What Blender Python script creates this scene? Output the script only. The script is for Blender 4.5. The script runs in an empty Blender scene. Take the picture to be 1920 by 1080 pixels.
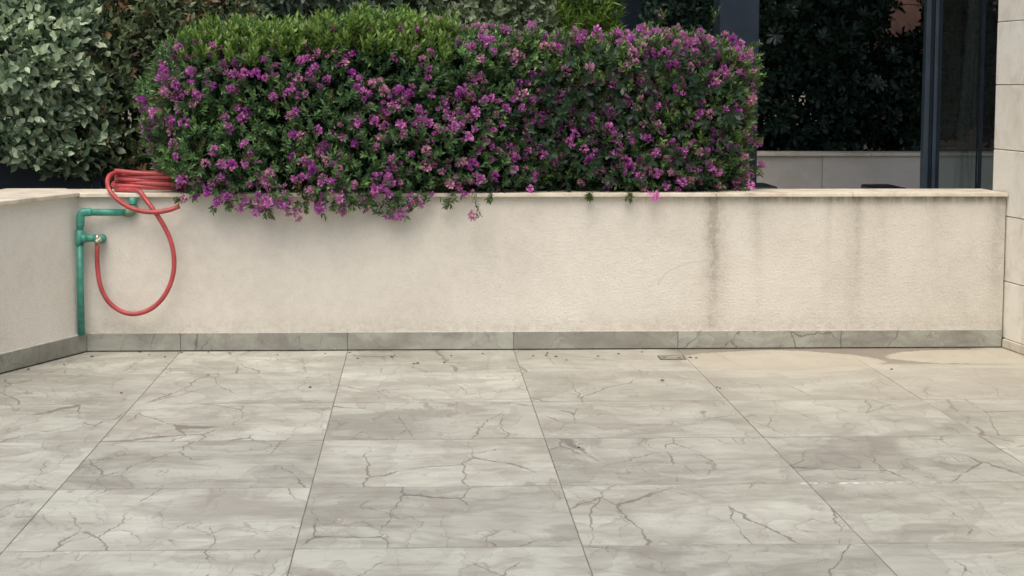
import bpy, bmesh, math, random
import numpy as np
from mathutils import Vector, Matrix

random.seed(7)
rng = np.random.default_rng(11)
S = bpy.context.scene
COL = S.collection
RAD = math.radians

# ------------------------------------------------------------------ camera
CF, CYAW, CPIT, CROL = 3538.3, 0.0488, 0.1084, -0.0022      # focal length in photo pixels, radians
CAM = np.array([0.3505, -9.04, 1.2862])
cy, sy = math.cos(CYAW), math.sin(CYAW)
cp, sp = math.cos(CPIT), math.sin(CPIT)
cr, sr = math.cos(CROL), math.sin(CROL)
r0 = np.array([cy, -sy, 0.0]); f0 = np.array([sy, cy, 0.0]); zz = np.array([0, 0, 1.0])
FW = f0 * cp - zz * sp
u0 = f0 * sp + zz * cp
RT = r0 * cr - u0 * sr
UP = r0 * sr + u0 * cr
cam_d = bpy.data.cameras.new("camera")
cam = bpy.data.objects.new("camera", cam_d)
COL.objects.link(cam)
cam_d.sensor_fit = 'HORIZONTAL'
cam_d.sensor_width = 36.0
cam_d.lens = CF / 1920 * 36.0
cam_d.clip_start = 0.05
cam_d.clip_end = 2000
cam.matrix_world = Matrix(((RT[0], UP[0], -FW[0], CAM[0]), (RT[1], UP[1], -FW[1], CAM[1]),
                           (RT[2], UP[2], -FW[2], CAM[2]), (0, 0, 0, 1)))
S.camera = cam

# ------------------------------------------------------------------ light
SUN_TO = Vector((-0.14, -0.45, 0.85)).normalized()          # towards the sun: high, behind the camera, veiled by cloud
world = bpy.data.worlds.new("World")
S.world = world
world.use_nodes = True
wn = world.node_tree
bg = wn.nodes["Background"]
sky = wn.nodes.new("ShaderNodeTexSky")
sky.sky_type = 'NISHITA'
sky.sun_disc = False
sky.sun_elevation = math.asin(SUN_TO.z)
sky.sun_rotation = math.atan2(SUN_TO.x, SUN_TO.y)
sky.air_density = 0.85
sky.dust_density = 5.2
sky.ozone_density = 0.2
wn.links.new(sky.outputs[0], bg.inputs[0])
bg.inputs[1].default_value = 0.13
sun_d = bpy.data.lights.new("sun", 'SUN')
sun_d.energy = 1.3
sun_d.angle = RAD(50)
sun_d.color = (1.0, 0.95, 0.88)
sun = bpy.data.objects.new("sun", sun_d)
COL.objects.link(sun)
sun.rotation_euler = SUN_TO.to_track_quat('Z', 'Y').to_euler()
S.view_settings.view_transform = 'Standard'
S.view_settings.look = 'None'
S.view_settings.gamma = 1.0
S.view_settings.use_curve_mapping = False
S.view_settings.exposure = 0.42


# ------------------------------------------------------------------ helpers
def ray(px, py):
    return FW + RT * (px - 960) / CF + UP * (540 - py) / CF


def at(px, py, Y):
    d = ray(px, py)
    return CAM + d * ((Y - CAM[1]) / d[1])


def thing(name, label, cat, loc=(0, 0, 0), group=None):
    o = bpy.data.objects.new(name, None)
    o.empty_display_size = 0.1
    COL.objects.link(o)
    o.location = loc
    o["label"] = label
    o["category"] = cat
    if group:
        o["group"] = group
    return o


def tag(o, label, cat, group=None):
    o["label"] = label
    o["category"] = cat
    if group:
        o["group"] = group
    return o


def root_loc(o):
    v = Vector((0, 0, 0))
    while o is not None:
        v += o.location
        o = o.parent
    return v


def link(name, me, mat, parent=None, loc=(0, 0, 0)):
    """loc is in world space; parents are never rotated"""
    o = bpy.data.objects.new(name, me)
    COL.objects.link(o)
    if mat is not None and len(me.materials) == 0:
        me.materials.append(mat)
    if parent is not None:
        o.parent = parent
        o.location = Vector(loc) - root_loc(parent)
    else:
        o.location = loc
    return o


def put(name, me, mat, parent, M):
    o = link(name, me, mat, parent)
    o.matrix_basis = Matrix.Translation(-root_loc(parent)) @ M
    return o


def obj_from_bm(name, bm, mat, parent=None, smooth=False, centre=True):
    c = Vector((0, 0, 0))
    if centre and len(bm.verts):
        lo = Vector([min(v.co[i] for v in bm.verts) for i in range(3)])
        hi = Vector([max(v.co[i] for v in bm.verts) for i in range(3)])
        c = (lo + hi) / 2
        for v in bm.verts:
            v.co -= c
    bmesh.ops.recalc_face_normals(bm, faces=bm.faces)
    if smooth:
        for f in bm.faces:
            f.smooth = True
    me = bpy.data.meshes.new(name)
    bm.to_mesh(me)
    bm.free()
    return link(name, me, mat, parent, c)


def add_box(bm, lo, hi, bev=0.0, seg=2):
    g = bmesh.ops.create_cube(bm, size=1.0)
    vs = g['verts']
    for v in vs:
        v.co = Vector([(lo[i] + hi[i]) / 2 + v.co[i] * (hi[i] - lo[i]) for i in range(3)])
    if bev > 0:
        es = list({e for v in vs for e in v.link_edges})
        bmesh.ops.bevel(bm, geom=es, offset=bev, segments=seg, profile=0.5, affect='EDGES')


def box(name, lo, hi, mat, parent=None, bev=0.0):
    bm = bmesh.new()
    add_box(bm, lo, hi, bev)
    return obj_from_bm(name, bm, mat, parent)


def add_prism(bm, poly, z0, z1, bev=0.0):
    """vertical prism over a polygon [(x,y)...] ; z0/z1 may be lists"""
    n = len(poly)
    a = [bm.verts.new((p[0], p[1], z0)) for p in poly]
    b = [bm.verts.new((p[0], p[1], z1)) for p in poly]
    fs = [bm.faces.new(a[::-1]), bm.faces.new(b)]
    for i in range(n):
        fs.append(bm.faces.new((a[i], a[(i + 1) % n], b[(i + 1) % n], b[i])))
    if bev > 0:
        es = list({e for f in fs for e in f.edges})
        bmesh.ops.bevel(bm, geom=es, offset=bev, segments=1, profile=0.5, affect='EDGES')


def prism(name, poly, z0, z1, mat, parent=None, bev=0.0):
    bm = bmesh.new()
    add_prism(bm, poly, z0, z1, bev)
    return obj_from_bm(name, bm, mat, parent)


def catmull(pts, per=8):
    P = [np.array(p, float) for p in pts]
    P = [2 * P[0] - P[1]] + P + [2 * P[-1] - P[-2]]
    out = []
    for i in range(1, len(P) - 2):
        for k in range(per):
            t = k / per
            out.append(0.5 * ((2 * P[i]) + (-P[i - 1] + P[i + 1]) * t + (2 * P[i - 1] - 5 * P[i] + 4 * P[i + 1] - P[i + 2]) * t * t
                              + (-P[i - 1] + 3 * P[i] - 3 * P[i + 1] + P[i + 2]) * t ** 3))
    out.append(P[-2])
    return np.array(out)


def add_tube(bm, pts, rad, seg=10, cap=True):
    pts = [Vector(p) for p in pts]
    n = len(pts)
    rads = rad if hasattr(rad, '__len__') else [rad] * n
    T = []
    for i in range(n):
        d = pts[min(i + 1, n - 1)] - pts[max(i - 1, 0)]
        T.append(d.normalized())
    up = Vector((0, 0, 1)) if abs(T[0].z) < 0.9 else Vector((1, 0, 0))
    nrm = (up - T[0] * up.dot(T[0])).normalized()
    rings = []
    for i in range(n):
        nrm = (nrm - T[i] * nrm.dot(T[i])).normalized()
        b = T[i].cross(nrm)
        rings.append([bm.verts.new(pts[i] + (nrm * math.cos(a) + b * math.sin(a)) * rads[i])
                      for a in [2 * math.pi * k / seg for k in range(seg)]])
    for i in range(n - 1):
        for k in range(seg):
            bm.faces.new((rings[i][k], rings[i][(k + 1) % seg], rings[i + 1][(k + 1) % seg], rings[i + 1][k]))
    if cap:
        bm.faces.new(rings[0][::-1])
        bm.faces.new(rings[-1])


# ------------------------------------------------------------------ node helpers
class NT:
    def __init__(s, name):
        s.m = bpy.data.materials.new(name)
        s.m.use_nodes = True
        s.t = s.m.node_tree
        s.b = s.t.nodes["Principled BSDF"]
        s.out = s.t.nodes["Material Output"]

    def n(s, typ, **kw):
        nd = s.t.nodes.new(typ)
        for k, v in kw.items():
            setattr(nd, k, v)
        return nd

    def lk(s, a, b):
        if hasattr(a, 'is_output') or hasattr(a, 'links'):
            s.t.links.new(a, b)
        else:
            try:
                b.default_value = a
            except Exception:
                b.default_value = tuple(a)

    def math(s, op, a, b=0.0, clamp=False):
        nd = s.n("ShaderNodeMath", operation=op, use_clamp=clamp)
        s.lk(a, nd.inputs[0])
        s.lk(b, nd.inputs[1])
        return nd.outputs[0]

    def vmath(s, op, a, b=(0, 0, 0)):
        nd = s.n("ShaderNodeVectorMath", operation=op)
        s.lk(a, nd.inputs[0])
        if op == 'SCALE':
            s.lk(b, nd.inputs[3])
        else:
            s.lk(b, nd.inputs[1])
        return nd.outputs[0]

    def noise(s, vec, scale, detail=4, rough=0.5, dist=0.0, color=False):
        nd = s.n("ShaderNodeTexNoise")
        s.lk(vec, nd.inputs["Vector"])
        nd.inputs["Scale"].default_value = scale
        nd.inputs["Detail"].default_value = detail
        nd.inputs["Roughness"].default_value = rough
        nd.inputs["Distortion"].default_value = dist
        return nd.outputs["Color" if color else "Fac"]

    def voro(s, vec, scale, feature='DISTANCE_TO_EDGE', rnd=1.0):
        nd = s.n("ShaderNodeTexVoronoi", feature=feature)
        s.lk(vec, nd.inputs["Vector"])
        nd.inputs["Scale"].default_value = scale
        nd.inputs["Randomness"].default_value = rnd
        return nd.outputs["Distance"]

    def ramp(s, fac, stops, interp='LINEAR'):
        nd = s.n("ShaderNodeValToRGB")
        nd.color_ramp.interpolation = interp
        e = nd.color_ramp.elements
        while len(e) < len(stops):
            e.new(0.5)
        for i, (p, c) in enumerate(stops):
            e[i].position = p
            e[i].color = (c, c, c, 1) if not hasattr(c, '__len__') else (*c, 1)
        s.lk(fac, nd.inputs[0])
        return nd.outputs[0]

    def mapr(s, v, a, b, c=0.0, d=1.0, smooth=True):
        nd = s.n("ShaderNodeMapRange", interpolation_type='SMOOTHSTEP' if smooth else 'LINEAR')
        s.lk(v, nd.inputs[0])
        for i, x in enumerate((a, b, c, d)):
            s.lk(x, nd.inputs[1 + i])
        return nd.outputs[0]

    def mix(s, fac, a, b, mode='MIX'):
        nd = s.n("ShaderNodeMix", data_type='RGBA', blend_type=mode)
        s.lk(fac, nd.inputs[0])
        for x, i in ((a, 6), (b, 7)):
            if hasattr(x, '__len__') and not hasattr(x, 'links'):
                x = (*x, 1) if len(x) == 3 else x
            s.lk(x, nd.inputs[i])
        return nd.outputs[2]

    def sep(s, v):
        nd = s.n("ShaderNodeSeparateXYZ")
        s.lk(v, nd.inputs[0])
        return nd.outputs

    def comb(s, x, y, z):
        nd = s.n("ShaderNodeCombineXYZ")
        for i, v in enumerate((x, y, z)):
            s.lk(v, nd.inputs[i])
        return nd.outputs[0]

    def pos(s):
        return s.n("ShaderNodeNewGeometry").outputs["Position"]

    def objc(s):
        return s.n("ShaderNodeTexCoord").outputs["Object"]

    def rnd(s):
        return s.n("ShaderNodeObjectInfo").outputs["Random"]

    def bump(s, h, strength=0.5, dist=0.01, normal=None):
        nd = s.n("ShaderNodeBump")
        nd.inputs["Strength"].default_value = strength
        nd.inputs["Distance"].default_value = dist
        s.lk(h, nd.inputs["Height"])
        if normal is not None:
            s.lk(normal, nd.inputs["Normal"])
        return nd.outputs[0]

    def set(s, col=None, rough=None, normal=None, metal=None, spec=None, **kw):
        for k, v in (("Base Color", col), ("Roughness", rough), ("Normal", normal), ("Metallic", metal), ("Specular IOR Level", spec)):
            if v is None:
                continue
            if k == "Base Color" and hasattr(v, '__len__') and not hasattr(v, 'links'):
                v = (*v, 1)
            s.lk(v, s.b.inputs[k])
        for k, v in kw.items():
            s.lk(v, s.b.inputs[k.replace('_', ' ')])
        return s.m


# ------------------------------------------------------------------ materials
def mat_marble(name, tone=1.0, wall=False):
    t = NT(name)
    rn = t.rnd()
    off = t.comb(t.math('MULTIPLY', rn, 91.7), t.math('MULTIPLY', rn, 47.3), t.math('MULTIPLY', rn, 133.1))
    oc = t.objc()
    if wall:
        x, y, z = t.sep(oc)
        oc = t.comb(t.math('ADD', x, y), z, 0.0)
    p = t.vmath('ADD', oc, off)
    # soft clouds and finer streaks across them
    wv = t.noise(p, 2.4, 5, 0.6, 0.0, color=True)
    wv2 = t.noise(p, 11.0, 4, 0.65, 0.0, color=True)
    w_a = t.vmath('SUBTRACT', wv, (0.5, 0.5, 0.5))
    w_b = t.vmath('SUBTRACT', wv2, (0.5, 0.5, 0.5))
    pc = t.vmath('ADD', p, t.vmath('SCALE', w_a, 0.25))
    c1 = t.noise(t.vmath('MULTIPLY', pc, (1.0, 1.25, 1.0)), 2.6, 8, 0.58, 0.5)
    c2 = t.noise(t.vmath('MULTIPLY', pc, (0.8, 3.4, 1.0)), 6.0, 7, 0.65, 0.5)
    patch = t.noise(t.vmath('ADD', pc, (7.3, 2.1, 4.4)), 1.9, 6, 0.55, 0.9)
    cl = t.math('ADD', t.math('MULTIPLY', c1, 0.62), t.math('MULTIPLY', c2, 0.38))
    col = t.ramp(cl, [(0.34, (0.278, 0.276, 0.232)), (0.44, (0.378, 0.380, 0.324)), (0.52, (0.466, 0.478, 0.412)), (0.64, (0.545, 0.564, 0.490))])
    pm = t.math('MULTIPLY', t.mapr(patch, 0.53, 0.60), t.mapr(patch, 0.80, 0.62, 0.3, 1.0))
    col = t.mix(t.math('MULTIPLY', pm, 0.48), col, (0.262, 0.250, 0.216))
    # veins follow the contours of slow warped noises, long in the depth direction of the tile
    warp = t.vmath('ADD', t.vmath('MULTIPLY', w_a, (0.16, 0.30, 0.0)), t.vmath('MULTIPLY', w_b, (0.022, 0.060, 0.0)))
    pw = t.vmath('ADD', p, warp)
    sx, sy_ = (2.6, 3.2) if wall else (2.1, 0.85)
    m1 = t.noise(t.vmath('ADD', p, (3.1, 8.2, 1.0)), 1.9, 4, 0.6)
    m2 = t.noise(t.vmath('ADD', p, (13.1, 4.2, 6.0)), 2.3, 3, 0.6)

    def contour(seed, sc, wid, detail):
        q = t.vmath('ADD', t.vmath('MULTIPLY', pw, (sx, sy_, 1.0)), seed)
        n_ = t.noise(q, sc, detail, 0.5)
        d_ = t.math('ABSOLUTE', t.math('SUBTRACT', n_, 0.5))
        return n_, t.math('SUBTRACT', 1.0, t.mapr(d_, t.math('MULTIPLY', wid, 0.25), wid))
    w1 = t.mapr(m1, 0.42, 0.70, 0.003, 0.009)
    n1_, v1 = contour((0.0, 0.0, 0.0), 1.35, w1, 2)
    a1 = t.math('MULTIPLY', v1, t.mapr(m1, 0.42, 0.54, 0.0, 1.0))
    n2_, v2 = contour((21.3, 5.7, 2.0), 2.3, 0.0075, 2.5)
    a2 = t.math('MULTIPLY', v2, t.mapr(m2, 0.42, 0.58, 0.05, 0.60))
    n3_, v3 = contour((5.3, 31.7, 12.0), 4.0, 0.0075, 3)
    a3 = t.math('MULTIPLY', v3, t.mapr(m1, 0.40, 0.60, 0.55, 0.12))
    # the stone changes tone across a vein and fades back
    step1 = t.math('MULTIPLY', t.mapr(n1_, 0.498, 0.506), t.mapr(n1_, 0.66, 0.505, 0.0, 1.0))
    step2 = t.math('MULTIPLY', t.mapr(n2_, 0.497, 0.505), t.mapr(n2_, 0.60, 0.503, 0.0, 1.0))
    col = t.mix(t.math('MULTIPLY', step1, 0.26), col, (0.280, 0.265, 0.225))
    col = t.mix(t.math('MULTIPLY', step2, 0.22), col, (0.30, 0.285, 0.245))
    col = t.mix(a3, col, (0.25, 0.235, 0.20))
    col = t.mix(a2, col, (0.20, 0.185, 0.155))
    # open, branching cracks
    vq = t.vmath('ADD', t.vmath('MULTIPLY', pw, (sx * 0.95, sy_ * 0.75, 0.0)), t.comb(0.0, 0.0, t.math('MULTIPLY', rn, 133.1)))
    e1 = t.voro(vq, 1.6)
    m3 = t.noise(t.vmath('ADD', p, (1.7, 18.2, 9.0)), 2.2, 3, 0.6)
    wc = t.mapr(m3, 0.44, 0.74, 0.006, 0.020)
    ac = t.math('MULTIPLY', t.math('SUBTRACT', 1.0, t.mapr(e1, t.math('MULTIPLY', wc, 0.3), wc)), t.mapr(m3, 0.43, 0.52))
    col = t.mix(t.math('MULTIPLY', a1, 0.32), col, (0.17, 0.155, 0.13))
    col = t.mix(t.math('MULTIPLY', ac, 0.74), col, (0.145, 0.132, 0.11))
    # tile to tile tone
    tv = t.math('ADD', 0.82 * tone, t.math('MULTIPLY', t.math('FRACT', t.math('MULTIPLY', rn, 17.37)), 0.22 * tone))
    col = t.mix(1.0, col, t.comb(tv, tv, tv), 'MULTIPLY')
    rough = 0.42
    if not wall:
        # dirt caught along the tile edges
        ox, oy, oz = t.sep(t.objc())
        edx = t.mapr(t.math('ABSOLUTE', ox), 0.3955, 0.3988, 0.0, 0.7)
        edy = t.mapr(t.math('ABSOLUTE', oy), 0.386, 0.398, 0.0, 0.9)
        edm = t.math('MULTIPLY', t.math('MAXIMUM', edx, edy), t.mapr(t.noise(p, 9, 4, 0.6), 0.38, 0.62, 0.30, 0.85))
        col = t.mix(edm, col, (0.20, 0.185, 0.16))
        X, Y, Z = t.sep(t.pos())
        wn_ = t.noise(t.pos(), 3.0, 5, 0.6)
        # tan dust film towards the far right, where water stands
        df = t.math('MULTIPLY', t.mapr(t.math('ADD', X, t.math('MULTIPLY', wn_, 1.2)), 0.6, 3.4), t.mapr(t.math('ADD', Y, t.math('MULTIPLY', wn_, 0.8)), -2.4, 0.2))
        col = t.mix(t.math('MULTIPLY', df, 0.50), col, (0.50, 0.455, 0.365))
        # wet edge along the wall with two dried, pale lobes
        def ell(cx, cyy, rx, ry):
            a = t.math('DIVIDE', t.math('SUBTRACT', X, cx), rx)
            b = t.math('DIVIDE', t.math('SUBTRACT', Y, cyy), ry)
            d = t.math('ADD', t.math('MULTIPLY', a, a), t.math('MULTIPLY', b, b))
            d = t.math('ADD', d, t.math('MULTIPLY', t.math('SUBTRACT', wn_, 0.5), 0.7))
            d = t.math('ADD', d, t.math('MULTIPLY', t.math('SUBTRACT', t.noise(t.pos(), 17, 5, 0.7), 0.5), 0.35))
            return t.math('SUBTRACT', 1.0, t.mapr(d, 0.88, 1.05))
        wet = t.math('MULTIPLY', t.mapr(X, 1.45, 1.62), t.mapr(t.math('ADD', Y, t.math('MULTIPLY', wn_, 0.12)), -0.52, -0.44))
        wet = t.math('MULTIPLY', wet, t.math('SUBTRACT', 1.0, t.mapr(X, 3.0, 3.15)))
        dry = t.math('MAXIMUM', ell(2.02, -0.42, 0.47, 0.36), ell(2.98, -0.30, 0.42, 0.24))
        wetm = t.math('MULTIPLY', wet, t.math('SUBTRACT', 1.0, dry))
        col = t.mix(t.math('MULTIPLY', dry, 0.40), col, (0.53, 0.475, 0.365))
        col = t.mix(t.math('MULTIPLY', wetm, 0.85), col, (0.26, 0.225, 0.18))
        rough = t.mix(wetm, (0.42, 0.42, 0.42), (0.25, 0.25, 0.25))
        # lime residue along one joint
        lr = t.math('MULTIPLY', t.math('SUBTRACT', 1.0, t.mapr(t.math('ABSOLUTE', t.math('ADD', Y, 3.095)), 0.004, 0.022)),
                    t.math('MULTIPLY', t.mapr(X, 1.55, 1.6), t.math('SUBTRACT', 1.0, t.mapr(X, 1.64, 2.15, 0.0, 1.0, False))))
        lr = t.math('MULTIPLY', lr, t.mapr(t.noise(t.pos(), 26, 4, 0.7), 0.44, 0.60))
        col = t.mix(lr, col, (0.78, 0.77, 0.73))
        # general grime
        gr = t.noise(t.pos(), 11.0, 6, 0.7)
        col = t.mix(t.mapr(gr, 0.60, 0.80, 0.0, 0.25), col, (0.28, 0.26, 0.23))
    fine = t.noise(p, 140, 3, 0.7)
    col = t.mix(t.mapr(fine, 0.35, 0.75, 0.0, 0.10), col, (0.25, 0.24, 0.22))
    bm_ = t.bump(t.math('ADD', t.math('MULTIPLY', fine, 0.3), t.noise(p, 14, 4, 0.6)), 0.12, 0.004)
    return t.set(col, rough, bm_, spec=0.35)


def mat_stucco(name, streaks=True, tone=1.0):
    t = NT(name)
    P = t.pos()
    X, Y, Z = t.sep(P)
    n1 = t.noise(P, 1.6, 5, 0.6)
    n2 = t.noise(P, 22, 4, 0.65)
    n3 = t.noise(P, 75, 3, 0.6)
    col = t.ramp(t.math('ADD', t.math('MULTIPLY', n1, 0.7), t.math('MULTIPLY', n2, 0.3)),
                 [(0.32, (0.52 * tone, 0.495 * tone, 0.433 * tone)), (0.5, (0.60 * tone, 0.575 * tone, 0.508 * tone)), (0.68, (0.655 * tone, 0.632 * tone, 0.565 * tone))])
    if streaks:
        wob = t.noise(t.comb(t.math('MULTIPLY', X, 2.0), 0.0, t.math('MULTIPLY', Z, 5.0)), 2.0, 4, 0.6)
        sv = t.noise(t.comb(t.math('MULTIPLY', X, 30.0), 0.0, t.math('MULTIPLY', Z, 2.2)), 1.0, 5, 0.65)
        gr = t.noise(P, 38, 4, 0.7)
        xx = t.math('ADD', X, t.math('MULTIPLY', t.math('SUBTRACT', wob, 0.5), 0.035))
        tot = 0.0
        for x0, w, s, zl in ((1.775, 0.055, 0.9, -0.1), (1.762, 0.020, 0.7, 0.45), (1.985, 0.035, 0.40, 0.25), (2.46, 0.05, 0.45, 0.05), (2.475, 0.018, 0.30, 0.45),
                             (2.33, 0.018, 0.35, 0.45), (2.58, 0.05, 0.35, 0.3), (2.86, 0.06, 0.30, 0.35), (3.17, 0.045, 0.65, 0.0), (2.12, 0.12, 0.14, 0.3), (0.2, 0.2, 0.10, 0.1), (-0.5, 0.15, 0.08, 0.1)):
            d = t.math('DIVIDE', t.math('SUBTRACT', xx, x0), w)
            g = t.math('POWER', 2.718, t.math('MULTIPLY', t.math('MULTIPLY', d, d), -1.0))
            g = t.math('MULTIPLY', g, t.mapr(Z, zl - 0.1, 0.75, 0.25 * s, s))
            tot = t.math('ADD', tot, g)
        tot = t.math('MULTIPLY', tot, t.math('ADD', 0.35, t.math('MULTIPLY', sv, 1.0)))
        tot = t.math('MULTIPLY', tot, t.mapr(gr, 0.30, 0.68, 0.55, 1.3), clamp=True)
        col = t.mix(t.math('MULTIPLY', tot, 0.64), col, (0.225, 0.198, 0.150))
        # hairline crack curving up to the main stain
        ca = t.math('DIVIDE', t.math('SUBTRACT', X, 1.79), 0.29)
        cb = t.math('DIVIDE', t.math('SUBTRACT', Z, 0.30), 0.135)
        cd = t.math('SQRT', t.math('ADD', t.math('MULTIPLY', ca, ca), t.math('MULTIPLY', cb, cb)))
        cd = t.math('ABSOLUTE', t.math('SUBTRACT', t.math('ADD', cd, t.math('MULTIPLY', t.math('SUBTRACT', n2, 0.5), 0.10)), 1.0))
        ck = t.math('MULTIPLY', t.math('SUBTRACT', 1.0, t.mapr(cd, 0.006, 0.022)), t.math('MULTIPLY', t.mapr(Z, 0.30, 0.33), t.math('SUBTRACT', 1.0, t.mapr(X, 1.76, 1.80))))
        col = t.mix(t.math('MULTIPLY', ck, 0.28), col, (0.25, 0.22, 0.18))
        # grime under the coping, mostly at the right, and a line above the skirting
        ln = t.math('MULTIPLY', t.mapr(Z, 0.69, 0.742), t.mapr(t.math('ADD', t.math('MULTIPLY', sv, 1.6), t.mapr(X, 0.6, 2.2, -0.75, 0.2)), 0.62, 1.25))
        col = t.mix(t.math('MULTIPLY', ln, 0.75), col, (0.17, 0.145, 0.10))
        lo = t.math('MULTIPLY', t.math('SUBTRACT', 1.0, t.mapr(Z, 0.088, 0.20)), t.mapr(gr, 0.35, 0.7, 0.05, 0.4))
        col = t.mix(lo, col, (0.33, 0.295, 0.235))
    bl = t.noise(P, 88, 4, 0.6, 0.0)
    h = t.math('ADD', t.math('MULTIPLY', bl, 1.0), t.math('MULTIPLY', n3, 0.35))
    col = t.mix(t.mapr(bl, 0.30, 0.46, 0.14, 0.0), col, (0.33, 0.30, 0.25))
    if streaks:
        h = t.math('MULTIPLY', h, t.mapr(t.math('ADD', X, t.math('MULTIPLY', n1, 1.5)), 0.8, 3.2, 0.55, 1.15))
    b = t.bump(h, 0.42, 0.010)
    return t.set(col, 0.9, b, spec=0.15)


def mat_stone(name, base=(0.60, 0.56, 0.47), dark=(0.40, 0.36, 0.28), bump=0.25, sc=1.0):
    t = NT(name)
    rn = t.rnd()
    P = t.vmath('ADD', t.objc(), t.comb(t.math('MULTIPLY', rn, 31.0), t.math('MULTIPLY', rn, 77.0), t.math('MULTIPLY', rn, 13.0)))
    a = t.noise(P, 5 * sc, 7, 0.65, 0.6)
    b_ = t.noise(P, 45 * sc, 5, 0.7)
    col = t.mix(t.mapr(a, 0.40, 0.72), base, dark)
    col = t.mix(t.mapr(b_, 0.52, 0.72, 0.0, 0.35), col, dark)
    tv = t.math('ADD', 0.93, t.math('MULTIPLY', rn, 0.10))
    col = t.mix(1.0, col, t.comb(tv, tv, tv), 'MULTIPLY')
    return t.set(col, 0.75, t.bump(t.math('ADD', a, t.math('MULTIPLY', b_, 0.4)), bump, 0.01), spec=0.25)


def mat_plain(name, c, rough=0.5, metal=0.0, var=0.12, sc=18, bump=0.08, spec=0.5):
    t = NT(name)
    P = t.objc()
    a = t.noise(P, sc, 5, 0.65)
    dk = tuple(x * (1 - var * 2) for x in c)
    lt = tuple(min(1, x * (1 + var)) for x in c)
    col = t.mix(t.mapr(a, 0.3, 0.7), dk, lt)
    rr = t.mapr(t.noise(P, sc * 2.3, 4, 0.6), 0.3, 0.7, rough * 0.85, min(1, rough * 1.15))
    return t.set(col, rr, t.bump(a, bump, 0.004), metal=metal, spec=spec)


def mat_leaf(name, rough=0.42, spec=0.45, attr=True, trans=0.25, veins=False, ramp=None):
    """leaf colour from the per-leaf 'tint' attribute, or from the object's random number"""
    t = NT(name)
    if attr:
        a = t.n("ShaderNodeAttribute", attribute_name="tint")
        col = a.outputs["Color"]
    else:
        col = t.ramp(t.rnd(), ramp)
    nz = t.noise(t.pos(), 60, 3, 0.6)
    col = t.mix(t.mapr(nz, 0.35, 0.7, 0.0, 0.28), col, (0.02, 0.03, 0.012))
    t.set(col, rough, t.bump(t.noise(t.pos(), 160, 2, 0.5), 0.15, 0.002), spec=spec)
    tr = t.n("ShaderNodeBsdfTranslucent")
    t.lk(t.mix(0.4, col, (0.12, 0.27, 0.03)), tr.inputs["Color"])
    mx = t.n("ShaderNodeMixShader")
    mx.inputs[0].default_value = trans
    t.lk(t.b.outputs[0], mx.inputs[1])
    t.lk(tr.outputs[0], mx.inputs[2])
    t.lk(mx.outputs[0], t.out.inputs["Surface"])
    return t.m


M = {}
M['tile'] = mat_marble("marble_floor_tile")
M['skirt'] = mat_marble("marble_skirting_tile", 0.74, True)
M['stucco'] = mat_stucco("rough_cream_render")
M['stucco_plain'] = mat_stucco("rough_render_side", False, 1.17)
M['stucco_grey'] = mat_stone("grey_beige_render", (0.58, 0.555, 0.495), (0.47, 0.445, 0.39), 0.2, 0.5)
M['coping'] = mat_stone("cream_limestone_coping", (0.66, 0.615, 0.51), (0.47, 0.41, 0.30), 0.15, 1.3)
M['stone'] = mat_stone("cream_limestone_block", (0.82, 0.795, 0.70), (0.66, 0.605, 0.48), 0.45, 1.0)
M['grout'] = mat_plain("dark_grout", (0.16, 0.15, 0.13), 0.9, 0, 0.25, 30)
M['lightgrout'] = mat_plain("pale_grout", (0.55, 0.53, 0.48), 0.9, 0, 0.15, 40)
M['slate'] = mat_plain("dark_slate_metal", (0.012, 0.021, 0.034), 0.5, 0.0, 0.10, 9, 0.05, 0.2)
M['slate2'] = mat_plain("blue_grey_aluminium", (0.028, 0.046, 0.062), 0.4, 0.0, 0.08, 9, 0.03)
M['black'] = mat_plain("black_lacquer", (0.012, 0.014, 0.016), 0.4, 0, 0.1, 20)
M['green'] = mat_plain("green_plastic_pipe", (0.045, 0.25, 0.185), 0.45, 0, 0.16, 30, 0.05)
M['greenpale'] = mat_plain("weathered_green_fitting", (0.17, 0.27, 0.16), 0.55, 0, 0.25, 40, 0.1)
M['brass'] = mat_plain("dull_nickel_brass", (0.50, 0.47, 0.38), 0.38, 0.85, 0.2, 60, 0.08)
M['hose'] = mat_plain("red_rubber_hose", (0.40, 0.060, 0.062), 0.42, 0, 0.14, 14, 0.05)
M['soil'] = mat_plain("dark_planting_soil", (0.035, 0.027, 0.02), 0.95, 0, 0.4, 30, 0.6)
M['paving'] = mat_plain("grey_patio_paving", (0.30, 0.285, 0.26), 0.8, 0, 0.15, 3, 0.15)
M['ground'] = mat_plain("dry_garden_ground", (0.16, 0.145, 0.10), 0.95, 0, 0.25, 0.8, 0.3)
M['bark'] = mat_plain("brown_bark", (0.085, 0.065, 0.048), 0.9, 0, 0.3, 40, 0.5)
M['terra'] = mat_plain("terracotta_cladding", (0.17, 0.095, 0.072), 0.8, 0, 0.12, 6, 0.1)
M['beige'] = mat_plain("beige_house_render", (0.42, 0.37, 0.28), 0.9, 0, 0.08, 4, 0.1)
M['roof'] = mat_plain("grey_roof_sheet", (0.10, 0.10, 0.105), 0.7, 0, 0.1, 5)
M['crumb'] = mat_plain("dry_leaf_crumbs", (0.06, 0.045, 0.03), 0.9, 0, 0.4, 90)
M['white'] = mat_plain("pale_fibre", (0.62, 0.60, 0.54), 0.8, 0, 0.1, 50)

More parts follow.
